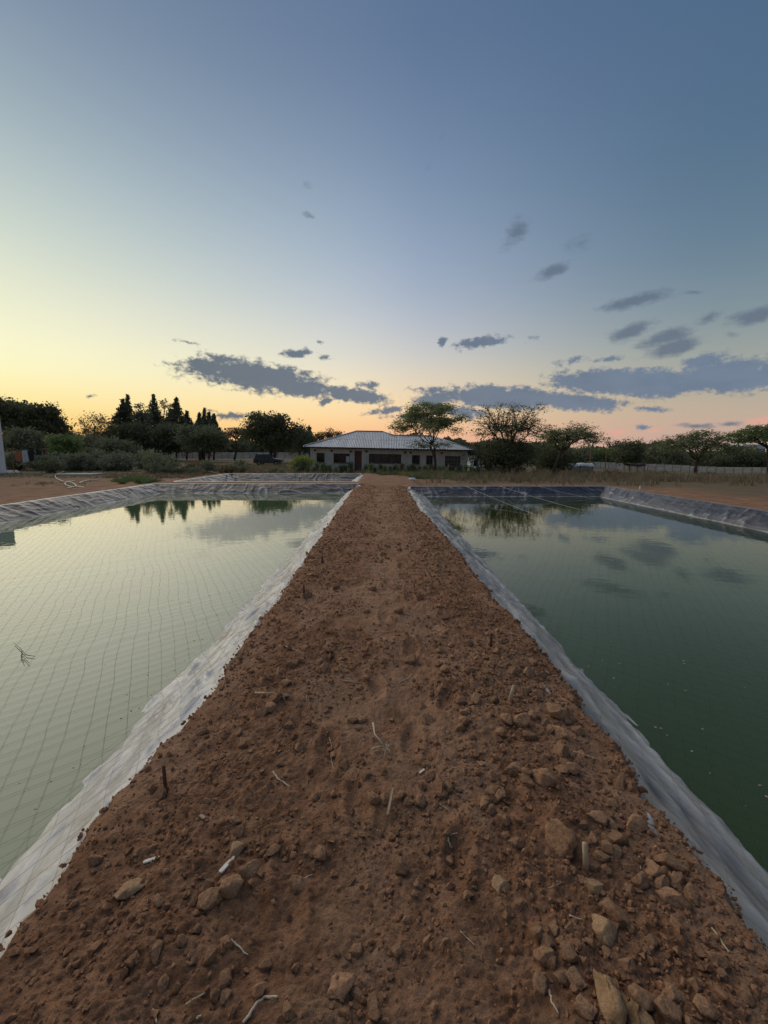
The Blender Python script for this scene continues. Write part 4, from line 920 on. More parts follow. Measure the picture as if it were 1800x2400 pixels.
# ------------------------------------------------------------------ boundary walls, white building, sheds
def precast(p0, p1, label, h=1.75, step=1.9):
    p0, p1 = np.array(p0[:2]), np.array(p1[:2]); L = np.linalg.norm(p1 - p0); n = int(L / step); u = (p1 - p0) / L; ang = math.atan2(u[1], u[0])
    root = empty('boundary_wall', (*p0, float(gz(*p0)))); tag(root, label, 'wall')
    pm = make_mesh('panel', np.array([[x, y, z] for z in (0, .42) for y in (-.03, .03) for x in (-step / 2 + .07, step / 2 - .07)]), np.array([(0, 2, 3, 1), (4, 5, 7, 6), (0, 1, 5, 4), (2, 6, 7, 3), (0, 4, 6, 2), (1, 3, 7, 5)]), M['concrete'])
    qm = make_mesh('post', np.array([[x, y, z] for z in (-.5, h + .06) for y in (-.08, .08) for x in (-.066, .066)]), np.array([(0, 2, 3, 1), (4, 5, 7, 6), (0, 1, 5, 4), (2, 6, 7, 3), (0, 4, 6, 2), (1, 3, 7, 5)]), M['post'])
    for i in range(n + 1):
        c = p0 + u * step * i; z0 = float(gz(*c)) - root.location[2]
        o = link('post', qm, root); o.location = (c[0] - p0[0], c[1] - p0[1], z0); o.rotation_euler = (0, 0, ang)
        if i < n:
            m_ = c + u * step / 2; z1 = float(gz(*m_)) - root.location[2]
            for k in range(4):
                o = link('panel', pm, root); o.location = (m_[0] - p0[0], m_[1] - p0[1], z1 - .02 + .435 * k); o.rotation_euler = (random.uniform(-.02, .02), 0, ang)
precast(P(-30, 1078, 112), P(735, 1080, 122), 'long grey precast concrete wall behind the round olive tree and the car')
precast(P(1372, 1098, 120), P(1880, 1112, 104), 'long pale precast concrete wall behind the dry grass and the spreading acacia')

bw = G(16, 1110); rootb = empty('white_building', bw); rootb.rotation_euler = (0, 0, math.radians(42)); tag(rootb, 'tall white building at the edge of the photo with only its corner showing', 'building')
MB().span((-9, 0, -.4), (0, 7, 6.3)).build('wall', M['white'], rootb)
MB().span((-9.02, -.02, 6.3), (.02, 7.02, 6.4)).build('roof', M['roof'], rootb)
MB().span((-9.4, -.5, -.4), (.9, 7.4, .08)).build('plinth', M['slab'], rootb)
wn_ = MB().span((-5.2, -.03, 1.0), (-3.6, -.002, 2.2)).build('window', M['frame'], rootb); MB().span((-5.1, -.045, 1.08), (-3.7, -.031, 2.12)).build('pane', M['glass'], wn_)

def local_box_thing(name, px0, px1, pyt, pyb, D, label, cat):
    a, b = P(px0, pyb, D), P(px1, pyb, D); t = P((px0 + px1) / 2, pyt, D); return a, b, t[2]
a, b, zt = local_box_thing('shed', 1102, 1131, 1073, 1096, 56, '', '')
zg = float(gz(*a[:2])); sh = empty('shed', (a[0], 56, zg)); tag(sh, 'small white shed with a dark doorway beside the house', 'shed'); W_, H_ = b[0] - a[0], zt - zg
m = MB(); m.span((0, 0, -.3), (.28 * W_, .1, H_)); m.span((.62 * W_, 0, -.3), (W_, .1, H_)); m.span((.28 * W_, 0, H_ * .82), (.62 * W_, .1, H_)); m.span((0, .1, -.3), (.1, 2.2, H_)); m.span((W_ - .1, .1, -.3), (W_, 2.2, H_)); m.span((.1, 2.1, -.3), (W_ - .1, 2.2, H_)); m.build('wall', M['white'], sh)
r_ = MB(); r_.box((W_ / 2, 1.1, H_ + .14), (W_ + .7, 2.9, .06), rx=.08); r_.build('roof', M['roof'], sh)
rk = MB()
for i in range(5): rk.box((random.uniform(.1, W_), random.uniform(0, 2), H_ + .24), (.3, .2, .14), rz=random.random())
rk.build('weight_stones', M['concrete'], sh)
MB().span((.3 * W_, 1.5, -.2), (.6 * W_, 1.55, H_ * .8)).build('doorway', M['dark'], sh)  # dark sheet standing in for the shade inside the shed
a, b = P(1115, 1100, 50), P(1160, 1100, 50); zt = P(1135, 1093, 50)[2]
m = MB(); n = 9; V = []
for i in range(n):
    t = i / (n - 1)
    for k, (yy, zz) in enumerate(((0, -.28), (-.08, .0), (.25, .10), (.7, .02), (.75, -.28))): V.append((a[0] + (b[0] - a[0]) * t, 50 + yy, zt + zz - .03 * math.sin(t * 7) - (.06 if i in (0, n - 1) else 0)))
m.add(V, [(i * 5 + k, (i + 1) * 5 + k, (i + 1) * 5 + k + 1, i * 5 + k + 1) for i in range(n - 1) for k in range(4)] + [(0, 1, 2, 3, 4), tuple((n - 1) * 5 + k for k in range(5))])
tk = empty('water_trough', (a[0], 50, float(gz(a[0], 50)))); tag(tk, 'long low white trough in front of the small white shed', 'trough')
m.build('basin', M['white'], tk, True, off=tuple(tk.location))
for xx in (.3, (b[0] - a[0]) - .3): MB().span((xx - .06, .2, -.2), (xx + .06, .5, zt - .25 - tk.location[2])).build('leg', M['post'], tk)

def shelter(px0, px1, pyt, pyb, D, label, tarp_mat, sagging, cat):
    a, b, zt = local_box_thing('', px0, px1, pyt, pyb, D, '', ''); W_ = b[0] - a[0]; zg = float(gz(a[0], D)); H_ = max(1.2, zt - zg)
    r = empty('shelter', (a[0], D, zg)); tag(r, label, cat); n = 12; V = []
    for i in range(n + 1):
        t = i / n; zz = H_ - sagging * math.sin(t * math.pi * 1.7) ** 2 + .05 * math.sin(9 * t)
        for yy, dz in ((-.15, -.34), (-.1, -.02), (.8, .12), (1.9, -.02), (1.95, -.3)): V.append((W_ * t, yy + .03 * math.sin(5 * t), zz + dz))
    MB().add(V, [(i * 5 + k, (i + 1) * 5 + k, (i + 1) * 5 + k + 1, i * 5 + k + 1) for i in range(n) for k in range(4)]).build('cover', tarp_mat, r, True)
    for xx in (.08, W_ / 2, W_ - .08):
        for yy in (0, 1.8): MB().tube([(xx, yy, -.4), (xx + .02, yy, H_ - .04)], .045, 6).build('pole', M['wood_dark'], r, True)
    for i in range(6): MB().span((W_ * i / 6 + .01, .04, -.3), (W_ * (i + 1) / 6 - .01, .07, H_ - .36)).build('side_board', M['concrete'] if tarp_mat is not M['tarp'] else M['post'], r)
    return r
shelter(1328, 1391, 1086, 1102, 66, 'low shelter under a sagging white tarpaulin in front of the pale wall', M['tarp'], .22, 'shelter')
shelter(1476, 1511, 1088, 1106, 72, 'low grey hut with a dark flat roof between thorn bushes', M['fascia'], .02, 'hut')
fb = P(1725, 1052, 165); r = empty('far_house', (fb[0], 165, float(gz(fb[0], 165)))); tag(r, 'distant house with a pale roof showing under the acacia at the photo edge', 'house')
fw = P(1800, 1052, 165)[0] - fb[0]; fz = P(1760, 1052, 165)[2] - r.location[2]
MB().span((.5, .5, -1), (fw - .5, 7, fz)).build('wall', M['plaster'], r)
MB().prism([(-.2, fz), (fw + .2, fz), (fw - 3, fz + 1.7), (3, fz + 1.7)], 'y', 0, 7.5).build('roof', M['tarp'], r)
for i in range(3): MB().span((2 + 3 * i, .44, fz - 1.8), (3.2 + 3 * i, .499, fz - .7)).build('window', M['glass'], r)

# ------------------------------------------------------------------ washing on a line
CD = 40.0
q = lambda x, y: P(x / 5.53, 900 + y / 5.53, CD)
a, b = q(150, 862), q(600, 850); zl = max(a[2], b[2]) + .02
ln = empty('clothes_line', (a[0], CD, float(gz(a[0], CD)))); tag(ln, 'washing line between two posts near the white building', 'clothes line')
o3 = np.array(ln.location)
MB().tube(np.array([(a[0], CD, zl), ((a[0] + b[0]) / 2, CD, zl - .05), (b[0], CD, zl)]) - o3, .008, 5).build('wire', M['post'], ln)
for e in (a, b):
    MB().tube(np.array([(e[0], CD, float(gz(e[0], CD)) - .3), (e[0], CD, zl + .05)]) - o3, .05, 7).build('post', M['wood_dark'], ln)
    MB().tube(np.array([(e[0] - .35, CD, zl + .03), (e[0] + .35, CD, zl + .03)]) - o3, .04, 7).build('crossbar', M['wood_dark'], ln)
def cloth(outline, mat, label, cat, name):
    pts = [q(*c) for c in outline]; mb = MB(); V = [(p[0], CD - .04, p[2]) for p in pts] + [(p[0], CD + .04, p[2]) for p in pts]; n = len(pts)
    mb.add(V, [tuple(range(n)), tuple(range(n, 2 * n))[::-1]] + [(i, (i + 1) % n, (i + 1) % n + n, i + n) for i in range(n)])
    tag(mb.build(name, M[mat]), label, cat)
cloth([(208, 866), (283, 864), (281, 960), (275, 1000), (240, 1004), (212, 998)], 'orange', 'orange cloth hanging on the washing line', 'cloth', 'cloth')
V_ = MB(); 
def trousers():
    mb = MB()
    def quadp(c):
        pts = [q(*k) for k in c]; n = len(pts); V = [(p[0], CD - .05, p[2]) for p in pts] + [(p[0], CD + .05, p[2]) for p in pts]
        mb.add(V, [tuple(range(n)), tuple(range(n, 2 * n))[::-1]] + [(i, (i + 1) % n, (i + 1) % n + n, i + n) for i in range(n)])
    quadp([(288, 862), (350, 858), (352, 905), (322, 925), (292, 910)]); quadp([(292, 911), (321, 926), (330, 1018), (303, 1020)]); quadp([(323, 926), (352, 906), (370, 1008), (348, 1014)])
    tag(mb.build('trousers', M['blue']), 'pale blue trousers hanging on the washing line', 'trousers')
trousers()
cloth([(372, 858), (432, 852), (440, 905), (432, 1000), (392, 1004), (376, 930)], 'black', 'long dark garment on the washing line beside the pale trousers', 'garment', 'garment')
cloth([(476, 868), (538, 864), (536, 915), (480, 920)], 'black', 'short dark cloth hanging alone on the washing line', 'cloth', 'cloth')

# ------------------------------------------------------------------ car under the tree
def build_car():
    D = 60.0; a, b = P(594, 1090, D), P(661, 1090, D); Lc = b[0] - a[0]; zg = float(gz(a[0], D)); s = Lc / 4.5
    car = empty('parked_car', (a[0], D, zg)); tag(car, 'dark off-road car with a bonnet bright with reflected sky parked under the big tree', 'car'); car.scale = (s, s, s)
    W = 1.75
    low = [(.05, .42), (.02, .75), (.06, 1.0), (.12, 1.02), (3.15, 1.02), (4.25, .92), (4.45, .80), (4.48, .45), (4.3, .34), (.2, .34)]
    MB().prism(low, 'y', 0, W).build('body', M['car'], car)
    cab = [(.14, 1.025), (.32, 1.62), (.5, 1.72), (2.15, 1.72), (2.45, 1.66), (3.1, 1.025)]
    mb = MB(); V = [];
    for y, ins in ((.04, 0), (.18, 1), (W - .18, 1), (W - .04, 0)): pass
    n = len(cab); V = [(x, .03 + (z - 1.02) * .22, z) for x, z in cab] + [(x, W - .03 - (z - 1.02) * .22, z) for x, z in cab]
    mb.add(V, [tuple(range(n)), tuple(range(n, 2 * n))[::-1]] + [(i, (i + 1) % n, (i + 1) % n + n, i + n) for i in range(n)]); mb.build('cabin', M['car'], car)
    def side_pane(poly, name='side_window'):
        for sgn, y0 in ((1, 0), (-1, W)):
            V = [(x, y0 + sgn * (.03 + (z - 1.02) * .22 - .012), z) for x, z in poly] + [(x, y0 + sgn * (.03 + (z - 1.02) * .22 + .01), z) for x, z in poly]; k = len(poly)
            MB().add(V, [tuple(range(k)), tuple(range(k, 2 * k))[::-1]] + [(i, (i + 1) % k, (i + 1) % k + k, i + k) for i in range(k)]).build(name, M['glass'], car)
    side_pane([(.36, 1.12), (.46, 1.6), (1.2, 1.62), (1.2, 1.12)]); side_pane([(1.27, 1.12), (1.27, 1.62), (2.0, 1.62), (2.0, 1.12)]); side_pane([(2.07, 1.12), (2.07, 1.62), (2.3, 1.6), (2.8, 1.12)])
    MB().add([(3.06, .12, 1.06), (2.5, .25, 1.64), (2.5, W - .25, 1.64), (3.06, W - .12, 1.06), (3.10, .12, 1.06), (2.54, .25, 1.64), (2.54, W - .25, 1.64), (3.10, W - .12, 1.06)], [(0, 1, 2, 3), (4, 7, 6, 5), (0, 4, 5, 1), (1, 5, 6, 2), (2, 6, 7, 3), (3, 7, 4, 0)]).build('windscreen', M['glass'], car)
    MB().add([(.16, .15, 1.1), (.30, .22, 1.58), (.30, W - .22, 1.58), (.16, W - .15, 1.1), (.12, .15, 1.1), (.26, .22, 1.58), (.26, W - .22, 1.58), (.12, W - .15, 1.1)], [(0, 3, 2, 1), (4, 5, 6, 7), (0, 1, 5, 4), (1, 2, 6, 5), (2, 3, 7, 6), (3, 0, 4, 7)]).build('rear_window', M['carsheen'], car)  # bright reflection put into the rear window's colour
    MB().add([(3.12, .06, 1.024), (4.24, .10, .925), (4.24, W - .10, .925), (3.12, W - .06, 1.024), (3.12, .06, 1.06), (4.22, .10, .96), (4.22, W - .10, .96), (3.12, W - .06, 1.06)], [(0, 3, 2, 1), (4, 5, 6, 7), (0, 1, 5, 4), (1, 2, 6, 5), (2, 3, 7, 6), (3, 0, 4, 7)]).build('bonnet', M['carsheen'], car)  # sky reflection put into the bonnet's colour
    MB().span((4.40, .1, .40), (4.58, W - .1, .58)).build('front_bumper', M['carsheen'], car); MB().span((-.06, .1, .40), (.06, W - .1, .58)).build('rear_bumper', M['fascia'], car)
    for y in (.12, W - .42): MB().span((4.42, y, .66), (4.49, y + .3, .82)).build('headlight', M['lamp'], car)
    for y in (.04, W - .2): MB().span((.0, y, .78), (.07, y + .16, .98)).build('tail_light', M['door'], car)
    for x in (.9, 3.55):
        for y in (.10, W - .10):
            t = MB().tube([(x, y - .11, .36), (x, y + .11, .36)], .36, 18).build('wheel', M['rubber'], car); MB().tube([(x, y - .125, .36), (x, y + .125, .36)], .2, 14).build('rim', M['frame_grey'], t)
    for x in (1.1, 1.95): MB().span((x, -.03, .9), (x + .16, -.002, .94)).build('door_handle', M['frame_grey'], car)
build_car()

# ------------------------------------------------------------------ trees
def leaf_soup(C, size, r, flat=1.0, jitter=.35):
    """small diamond leaf sprays centred on C"""
    n = len(C); a = r.normal(size=(n, 3)); a /= np.linalg.norm(a, axis=1, keepdims=True)
    b = r.normal(size=(n, 3)); b -= (b * a).sum(1, keepdims=True) * a; b /= np.linalg.norm(b, axis=1, keepdims=True)
    a[:, 2] *= flat; b[:, 2] *= flat
    s = size * np.exp(jitter * r.normal(size=(n, 1)))
    V = np.stack([C - a * s, C - b * s * .5, C + a * s, C + b * s * .5], 1).reshape(-1, 3)
    return V, np.arange(4 * n).reshape(-1, 4)
def tree(px, D, base_py, top_py, half_px, low_py, label, style='round', leaf='leaf_dark', n_limb=6, n_clus=70, n_leaf=60, size=.13, spread=.5, trunk=.16, lean=0.0, name=None, group=None, fork=.35, twig=3, cx=None, cat='tree', stems=1):
    seed = int(px * 7 + D * 13 + top_py) % 99991; r = np.random.default_rng(seed)
    b = P(px, base_py, D); b[2] = float(gz(b[0], D)); top = P(cx or px, top_py, D); low = P(cx or px, low_py, D)
    W = half_px / F * D / cp; H = top[2] - low[2]; cen = np.array([top[0], D, (top[2] + low[2]) / 2])
    root = empty(name or 'tree', b); tag(root, label, cat, group)
    # crown cluster centres
    u = r.normal(size=(n_clus * 3, 3)); u /= np.linalg.norm(u, axis=1, keepdims=True); rad = r.random(len(u)) ** (.42)
    q = u * rad[:, None]
    if style == 'umbrella':
        q[:, 2] = np.abs(q[:, 2]) ** .8 * np.sign(q[:, 2]); q = q[(q[:, 2] > -.55 + .25 * r.random(len(q)))]; q[:, 2] = q[:, 2] * .9 - .35 * (np.hypot(q[:, 0], q[:, 1])) ** 2 + .15
    elif style == 'dome': q[:, 2] = np.where(q[:, 2] < 0, q[:, 2] * .8, q[:, 2])
    elif style == 'tall': q[:, :2] *= (1.0 - .35 * np.abs(q[:, 2:3]))
    q = q[:n_clus]
    warp = 1 + .28 * fbm(q * 1.7 + seed, seed % 900, 3)
    C = cen + q * np.array([W, W * .9, H / 2]) * warp[:, None]
    C[:, 2] = np.maximum(C[:, 2], b[2] + .25)
    mb = MB(); fk = b + (np.array([cen[0], D, low[2]]) - b) * 1.0; fk[2] = b[2] + max(.3, (cen[2] - H / 2 - b[2]) + H * fork * .5)
    fk = np.array([b[0] + (cen[0] - b[0]) * .6 + lean, D, fk[2]])
    for s_ in range(stems):
        off = np.array([.35 * (s_ - (stems - 1) / 2), 0, 0]); mid = (b + fk) / 2 + r.normal(size=3) * .08 * (fk[2] - b[2]) * np.array([1, 1, .2]) + off
        mb.tube([b + off * .4 - [0, 0, .3], mid, fk + off], [trunk * 1.25, trunk, trunk * .8], 8)
    # limbs: assign clusters to a few leading directions
    ang = np.arctan2(C[:, 1] - fk[1], C[:, 0] - fk[0]); order = np.argsort(ang + .3 * r.normal(size=len(ang))); groups = np.array_split(order, n_limb)
    for g in groups:
        if len(g) == 0: continue
        m_ = C[g].mean(0); knee = fk + (m_ - fk) * .55 + np.array([0, 0, .06 * H]) + r.normal(size=3) * .06 * W
        hub = fk + (m_ - fk) * .95
        mb.tube([fk, (fk + knee) / 2 + r.normal(size=3) * .04 * W, knee, hub], [trunk * .62, trunk * .5, trunk * .4, trunk * .26], 6, False)
        for c in C[g]:
            st_ = knee + (hub - knee) * r.random(); md = (st_ + c) / 2 + np.array([0, 0, .05 * H]) + r.normal(size=3) * .05 * W
            mb.tube([st_, md, c], [trunk * .24, trunk * .15, trunk * .07], 4, False)
            for _ in range(twig):
                e = c + r.normal(size=3) * spread * np.array([1, 1, .55]); mb.tube([c - (c - md) * .3, e], [trunk * .08, trunk * .03], 3, False)
    mb.build('trunk', M['bark'], root, True, off=b)
    k = len(C); nl = np.maximum(4, (n_leaf * np.exp(.45 * r.normal(size=k))).astype(int)); ctr = np.repeat(C, nl, 0)
    vz = .34 if style == 'umbrella' else .6
    Lc = ctr + np.clip(r.normal(size=ctr.shape), -2.2, 2.2) * spread * np.array([1, 1, vz])
    Lc[:, 2] = np.maximum(Lc[:, 2], b[2] + .08)
    V, Fq = leaf_soup(Lc, size, r, .6 if style == 'umbrella' else 1.0)
    link('crown', make_mesh('crown', V - b, Fq, M[leaf]), root)
    return root
def conifer(px, D, base_py, top_py, half_px, low_py, label, group=None, dens=1.0, size=.17):
    seed = int(px * 11 + top_py * 3) % 99991; r = np.random.default_rng(seed)
    b = P(px, base_py, D); b[2] = float(gz(b[0], D)); t = P(px, top_py, D); zl = P(px, low_py, D)[2]; W = half_px / F * D
    root = empty('conifer_tree', b); tag(root, label, 'tree', group); mb = MB(); mb.tube([b, (b + t) / 2 + r.normal(size=3) * .1, t], [.22, .13, .02], 7)
    pts = []; nz = int(42 * dens)
    for i in range(nz):
        f = (i + r.random() * .6) / nz; z = zl + (t[2] - zl) * f; R = 1.9 * W * (1 - f) ** 1.1 * r.uniform(.8, 1.06) + .06
        for k in range(7):
            a = r.uniform(0, 6.28); e = np.array([math.cos(a) * R, math.sin(a) * R, .10 * R]); s0 = np.array([b[0] + (t[0] - b[0]) * f, D, z]); m_ = s0 + e * .55 - np.array([0, 0, .06 * R]); e = s0 + e
            mb.tube([s0, m_, e], [.035, .025, .01], 3, False)
            tt = r.random(int(17 * max(.5, R))) ** .7
            pts.append(s0 + (e - s0) * tt[:, None] + r.normal(size=(len(tt), 3)) * .13)
    mb.build('trunk', M['bark'], root, True, off=b); V, Fq = leaf_soup(np.concatenate(pts), size, r)
    link('crown', make_mesh('crown', V - b, Fq, M['leaf_con']), root); return root

tree(10, 66, 1080, 935, 52, 1050, 'dark clumpy tree rising behind the white building corner', 'round', 'leaf_dark', 6, 60, 90, .20, .75, .22)
tree(47, 70, 1080, 935, 44, 1050, 'tallest clumpy dark tree behind the washing line', 'tall', 'leaf_dark', 6, 75, 90, .20, .62, .22)
tree(92, 68, 1080, 945, 42, 1050, 'broad clumpy dark tree whose crown overhangs toward the bare dead tree', 'round', 'leaf_dark', 6, 75, 90, .20, .62, .22)
tree(148, 85, 1080, 997, 30, 1060, 'low dark conical tree just beside the bare dead tree', 'tall', 'leaf_con', 5, 45, 70, .2, .6, .14)
tree(220, 78, 1080, 966, 42, 1048, 'airy brownish tree with branches showing against the yellow sky', 'dome', 'leaf_brown', 7, 80, 16, .15, .5, .17, twig=5)
dt = empty('dead_tree', P(158, 1060, 84)); tag(dt, 'bare dead tree, a thin dark pole with stubs against the sunset', 'dead tree'); zb = float(gz(dt.location.x, 84)); dt.location.z = zb
tp = P(155, 972, 84)[2] - zb; mb = MB().tube([(0, 0, 0), (-.1, 0, tp * .6), (-.25, 0, tp)], [.2, .13, .03], 6)
for f, l in ((.62, .9), (.7, -.8), (.76, .6), (.82, -.7), (.9, .35), (.55, -.5)): mb.tube([(-.2 * f, 0, tp * f), (-.2 * f + l, .1, tp * f + .25)], [.05, .02], 4)
mb.build('trunk', M['bark'], dt, True)
cg = 'conifers on the skyline'
for i, (px, top, hw, lb) in enumerate([(288, 935, 26, 'pointed conifer at the western end of the skyline row'), (299, 925, 22, 'slim open topped conifer close behind the western end of the row'), (360, 924, 26, 'tallest sharply pointed conifer of the skyline row'),
        (413, 931, 27, 'pointed conifer right beside the spindly layered tree'), (399, 958, 14, 'small narrow conifer squeezed between the spindly tree and a taller one'), (438, 964, 20, 'short conifer ending the western row of the skyline'),
        (467, 969, 13, 'small separate conifer at the west side of the eastern cluster'), (479, 958, 12, 'slim pointed conifer, tallest of the eastern cluster'), (490, 966, 13, 'slim conifer in the middle of the eastern cluster'), (501, 971, 17, 'sloping conifer at the eastern end of the cluster')]):
    conifer(px, 100 + (i % 3) * 2, 1078, top, hw, 1035, lb, cg)
tree(331, 98, 1078, 943, 21, 1020, 'blunt clumpy tree between two pointed conifers on the skyline', 'tall', 'leaf_con', 5, 45, 50, .2, .6, .16)
sp_ = tree(389, 106, 1078, 937, 16, 975, 'spindly tree with thin flat leaf layers on the skyline', 'round', 'leaf_brown', 5, 26, 12, .16, .45, .12, fork=.9, twig=4)
# mid-distance bush trees
tree(150, 50, 1090, 1020, 29, 1074, 'rounded green tree behind the washing line end', 'round', 'leaf_green', 6, 60, 120, .12, .42, .13)
tree(300, 84, 1080, 992, 55, 1062, 'wide dark bushy tree under the western conifers', 'round', 'leaf_dark', 6, 90, 110, .19, .8, .2)
tree(395, 86, 1080, 994, 58, 1064, 'wide dark bushy tree under the tallest conifers', 'round', 'leaf_dark', 6, 90, 110, .19, .8, .2)
tree(60, 56, 1088, 1012, 46, 1075, 'grey green bushy tree above the washing on the line', 'round', 'leaf_olive', 6, 80, 110, .14, .6, .15)
tree(212, 72, 1085, 1026, 42, 1070, 'low grey green tree below the airy brownish one', 'round', 'leaf_olive', 6, 70, 110, .16, .65, .15)
tree(270, 62, 1085, 1030, 40, 1078, 'low olive tree west of the thicket', 'round', 'leaf_olive', 6, 70, 110, .15, .6, .15)
tree(471, 78, 1078, 997, 56, 1064, 'round olive tree on forked stems before the grey wall', 'dome', 'leaf_olive', 7, 110, 120, .16, .65, .2, stems=3)
tree(548, 96, 1078, 1004, 42, 1034, 'flat topped acacia with sunset glowing under its limbs', 'umbrella', 'leaf_brown', 7, 60, 40, .17, .6, .22, cx=556)
tree(637, 74, 1080, 965, 62, 1062, 'big dark spreading tree above the parked car', 'dome', 'leaf_dark', 8, 135, 110, .16, .7, .3, stems=2)
tree(700, 90, 1080, 1004, 30, 1062, 'dark low tree between the big spreading tree and the roof', 'round', 'leaf_dark', 6, 60, 100, .18, .7, .16)
conifer(725, 98, 1078, 1001, 14, 1060, 'small pointed conifer behind the west end of the roof')
for px, top, hw, lb in ((748, 1012, 14, 'thin brown tree behind the west slope of the roof'), (771, 1003, 12, 'thin upright brown tree, tallest behind the west slope of the roof'), (792, 1006, 11, 'thin brown tree nearest the ridge of the roof')):
    tree(px, 100, 1078, top, hw, 1035, lb, 'tall', 'leaf_brown', 4, 26, 20, .16, .45, .1, group='thin trees behind the roof')
tree(1020, 38.5, 1104, 943, 78, 1038, 'feathery acacia with layered crown standing before the house', 'umbrella', 'leaf_acacia', 8, 140, 105, .075, .36, .085, cx=1008, fork=-.1, stems=2, twig=4)
tree(1022, 38.2, 1104, 1032, 66, 1056, 'low feathery acacia boughs spreading across the roof front', 'umbrella', 'leaf_acacia', 6, 34, 34, .07, .26, .05, cx=1010, fork=0, twig=3)
tree(1200, 43, 1108, 936, 92, 1060, 'large airy round thorn tree with fine twigs against the clouds', 'dome', 'leaf_acacia', 10, 190, 17, .07, .36, .15, cx=1192, twig=9, fork=.1)
tree(1185, 44.5, 1108, 1036, 84, 1100, 'dense dark undergrowth tree filling the foot of the airy thorn tree', 'round', 'leaf_dark', 8, 120, 100, .10, .5, .14, cx=1180)
tree(1292, 47, 1108, 993, 66, 1060, 'leaning acacia with flat crown east of the airy thorn tree', 'umbrella', 'leaf_acacia', 8, 105, 70, .09, .42, .15, cx=1335, fork=.1, twig=4)
tree(1290, 50, 1108, 1050, 50, 1104, 'dark bush tree at the foot of the leaning acacia', 'round', 'leaf_dark', 6, 60, 90, .11, .5, .12)
tree(1476, 82, 1112, 1030, 34, 1088, 'dark rounded bush tree behind the low grey hut', 'round', 'leaf_dark', 6, 70, 100, .15, .6, .15)
tree(1637, 62, 1118, 1010, 82, 1078, 'spreading acacia in front of the pale wall', 'umbrella', 'leaf_acacia', 9, 140, 66, .11, .5, .2, stems=2, fork=0, twig=4)
tree(1800, 60, 1118, 996, 82, 1052, 'umbrella acacia cut by the photo edge', 'umbrella', 'leaf_green', 8, 110, 100, .12, .5, .22, fork=.1)
for i, (px, top, hw, lb) in enumerate([(1428, 1027, 9, 'thin wispy sapling nearest the leaning acacia'), (1443, 1031, 5, 'thin bare sapling second from the leaning acacia'), (1503, 1027, 9, 'thin sapling right above the dark rounded bush tree'), (1535, 1028, 10, 'tallest thin wispy sapling on the eastern skyline'), (1549, 1030, 8, 'thin sapling just beside the tallest one'), (1562, 1031, 7, 'thin sapling closest to the spreading acacia')]):
    tree(px, 120, 1095, top, hw, 1048, lb, 'tall', 'leaf_olive', 3, 16, 12, .17, .4, .09, group='wispy saplings on the skyline', fork=.6)
for i, (px, hw, top, lf, lb) in enumerate([(1700, 70, 1052, 'leaf_dark', 'dark round bush tree at the foot of the umbrella acacia'), (1560, 45, 1050, 'leaf_olive', 'olive bush tree beside the spreading acacia trunk'), (1410, 45, 1052, 'leaf_green', 'green bush tree behind the sagging tarpaulin'), (1770, 50, 1056, 'leaf_dark', 'dark bush tree at the photo edge under the umbrella acacia'), (1350, 38, 1050, 'leaf_olive', 'olive bush tree below the crown of the leaning acacia')]):
    tree(px, 124, 1100, top, hw, 1096, lb, 'round', lf, 6, 80, 90, .24, 1.0, .2)
for px, y0, D, lb in ((1422, 1046, 112, 'dark utility pole east of the thin bare saplings'), (1385, 1052, 105, 'thin pole behind the sagging tarpaulin')):
    t = P(px, y0, D); b = np.array([t[0], D, float(gz(t[0], D))]); e = empty('utility_pole', b); tag(e, lb, 'pole'); h = t[2] - b[2]
    MB().tube([(0, 0, -.3), (0, 0, h)], [.13, .09], 7).build('pole', M['wood_dark'], e, True); MB().box((0, 0, h - .35), (1.1, .08, .1)).build('crossarm', M['wood_dark'], e)

# ------------------------------------------------------------------ shrubs
def shrub_proto(seed, h, w, leaf, n, size, upright):
    r = np.random.default_rng(seed); root = empty('shrub', (0, 0, -50)); mb = MB(); C = []
    for i in range(9 if upright else 12):
        a = r.uniform(0, 6.28); R = w * r.random() ** .6 * (.55 if upright else 1); tip = np.array([math.cos(a) * R, math.sin(a) * R, h * r.uniform(.6, 1) * (1 if upright else (1 - .45 * (R / w) ** 2))])
        mb.tube([(0, 0, 0), tip * [.35, .35, .55], tip], [.02, .014, .005], 4, False); t = r.random(n) ** .6
        C.append(np.array([tip[0], tip[1], tip[2]]) * np.stack([t, t, t ** .8], -1) + r.normal(size=(n, 3)) * np.array([w * .22, w * .22, h * .08]))
    C = np.concatenate(C); C[:, 2] = np.maximum(C[:, 2], .04); mb.build('stem', M['bark'], root, True); V, Fq = leaf_soup(C, size, r)
    link('foliage', make_mesh('foliage', V, Fq, M[leaf]), root); return root
SH = {'up': [shrub_proto(10 + i, 1.0, .42, 'leaf_green' if i % 2 else 'leaf_dark', 46, .055, True) for i in range(4)],
      'scrub': [shrub_proto(30 + i, 1.0, .8, ('leaf_dark', 'leaf_olive', 'leaf_brown')[i % 3], 60, .075, False) for i in range(6)],
      'big': [shrub_proto(50 + i, 2.0, 1.5, 'leaf_grey' if i % 2 else 'leaf_olive', 150, .10, False) for i in range(4)]}
used = set()
def place(kind, x, y, s, label, group, cat='shrub'):
    i = random.randrange(len(SH[kind])); src = SH[kind][i]
    o = src if (kind, i) not in used else copy_tree(src); used.add((kind, i))
    o.location = (x, y, float(gz(x, y)) - .02); o.rotation_euler = (0, 0, random.uniform(0, 6.28)); f = s * random.uniform(.85, 1.15); o.scale = (f, f, f * random.uniform(.9, 1.1))
    return tag(o, label, cat, group)
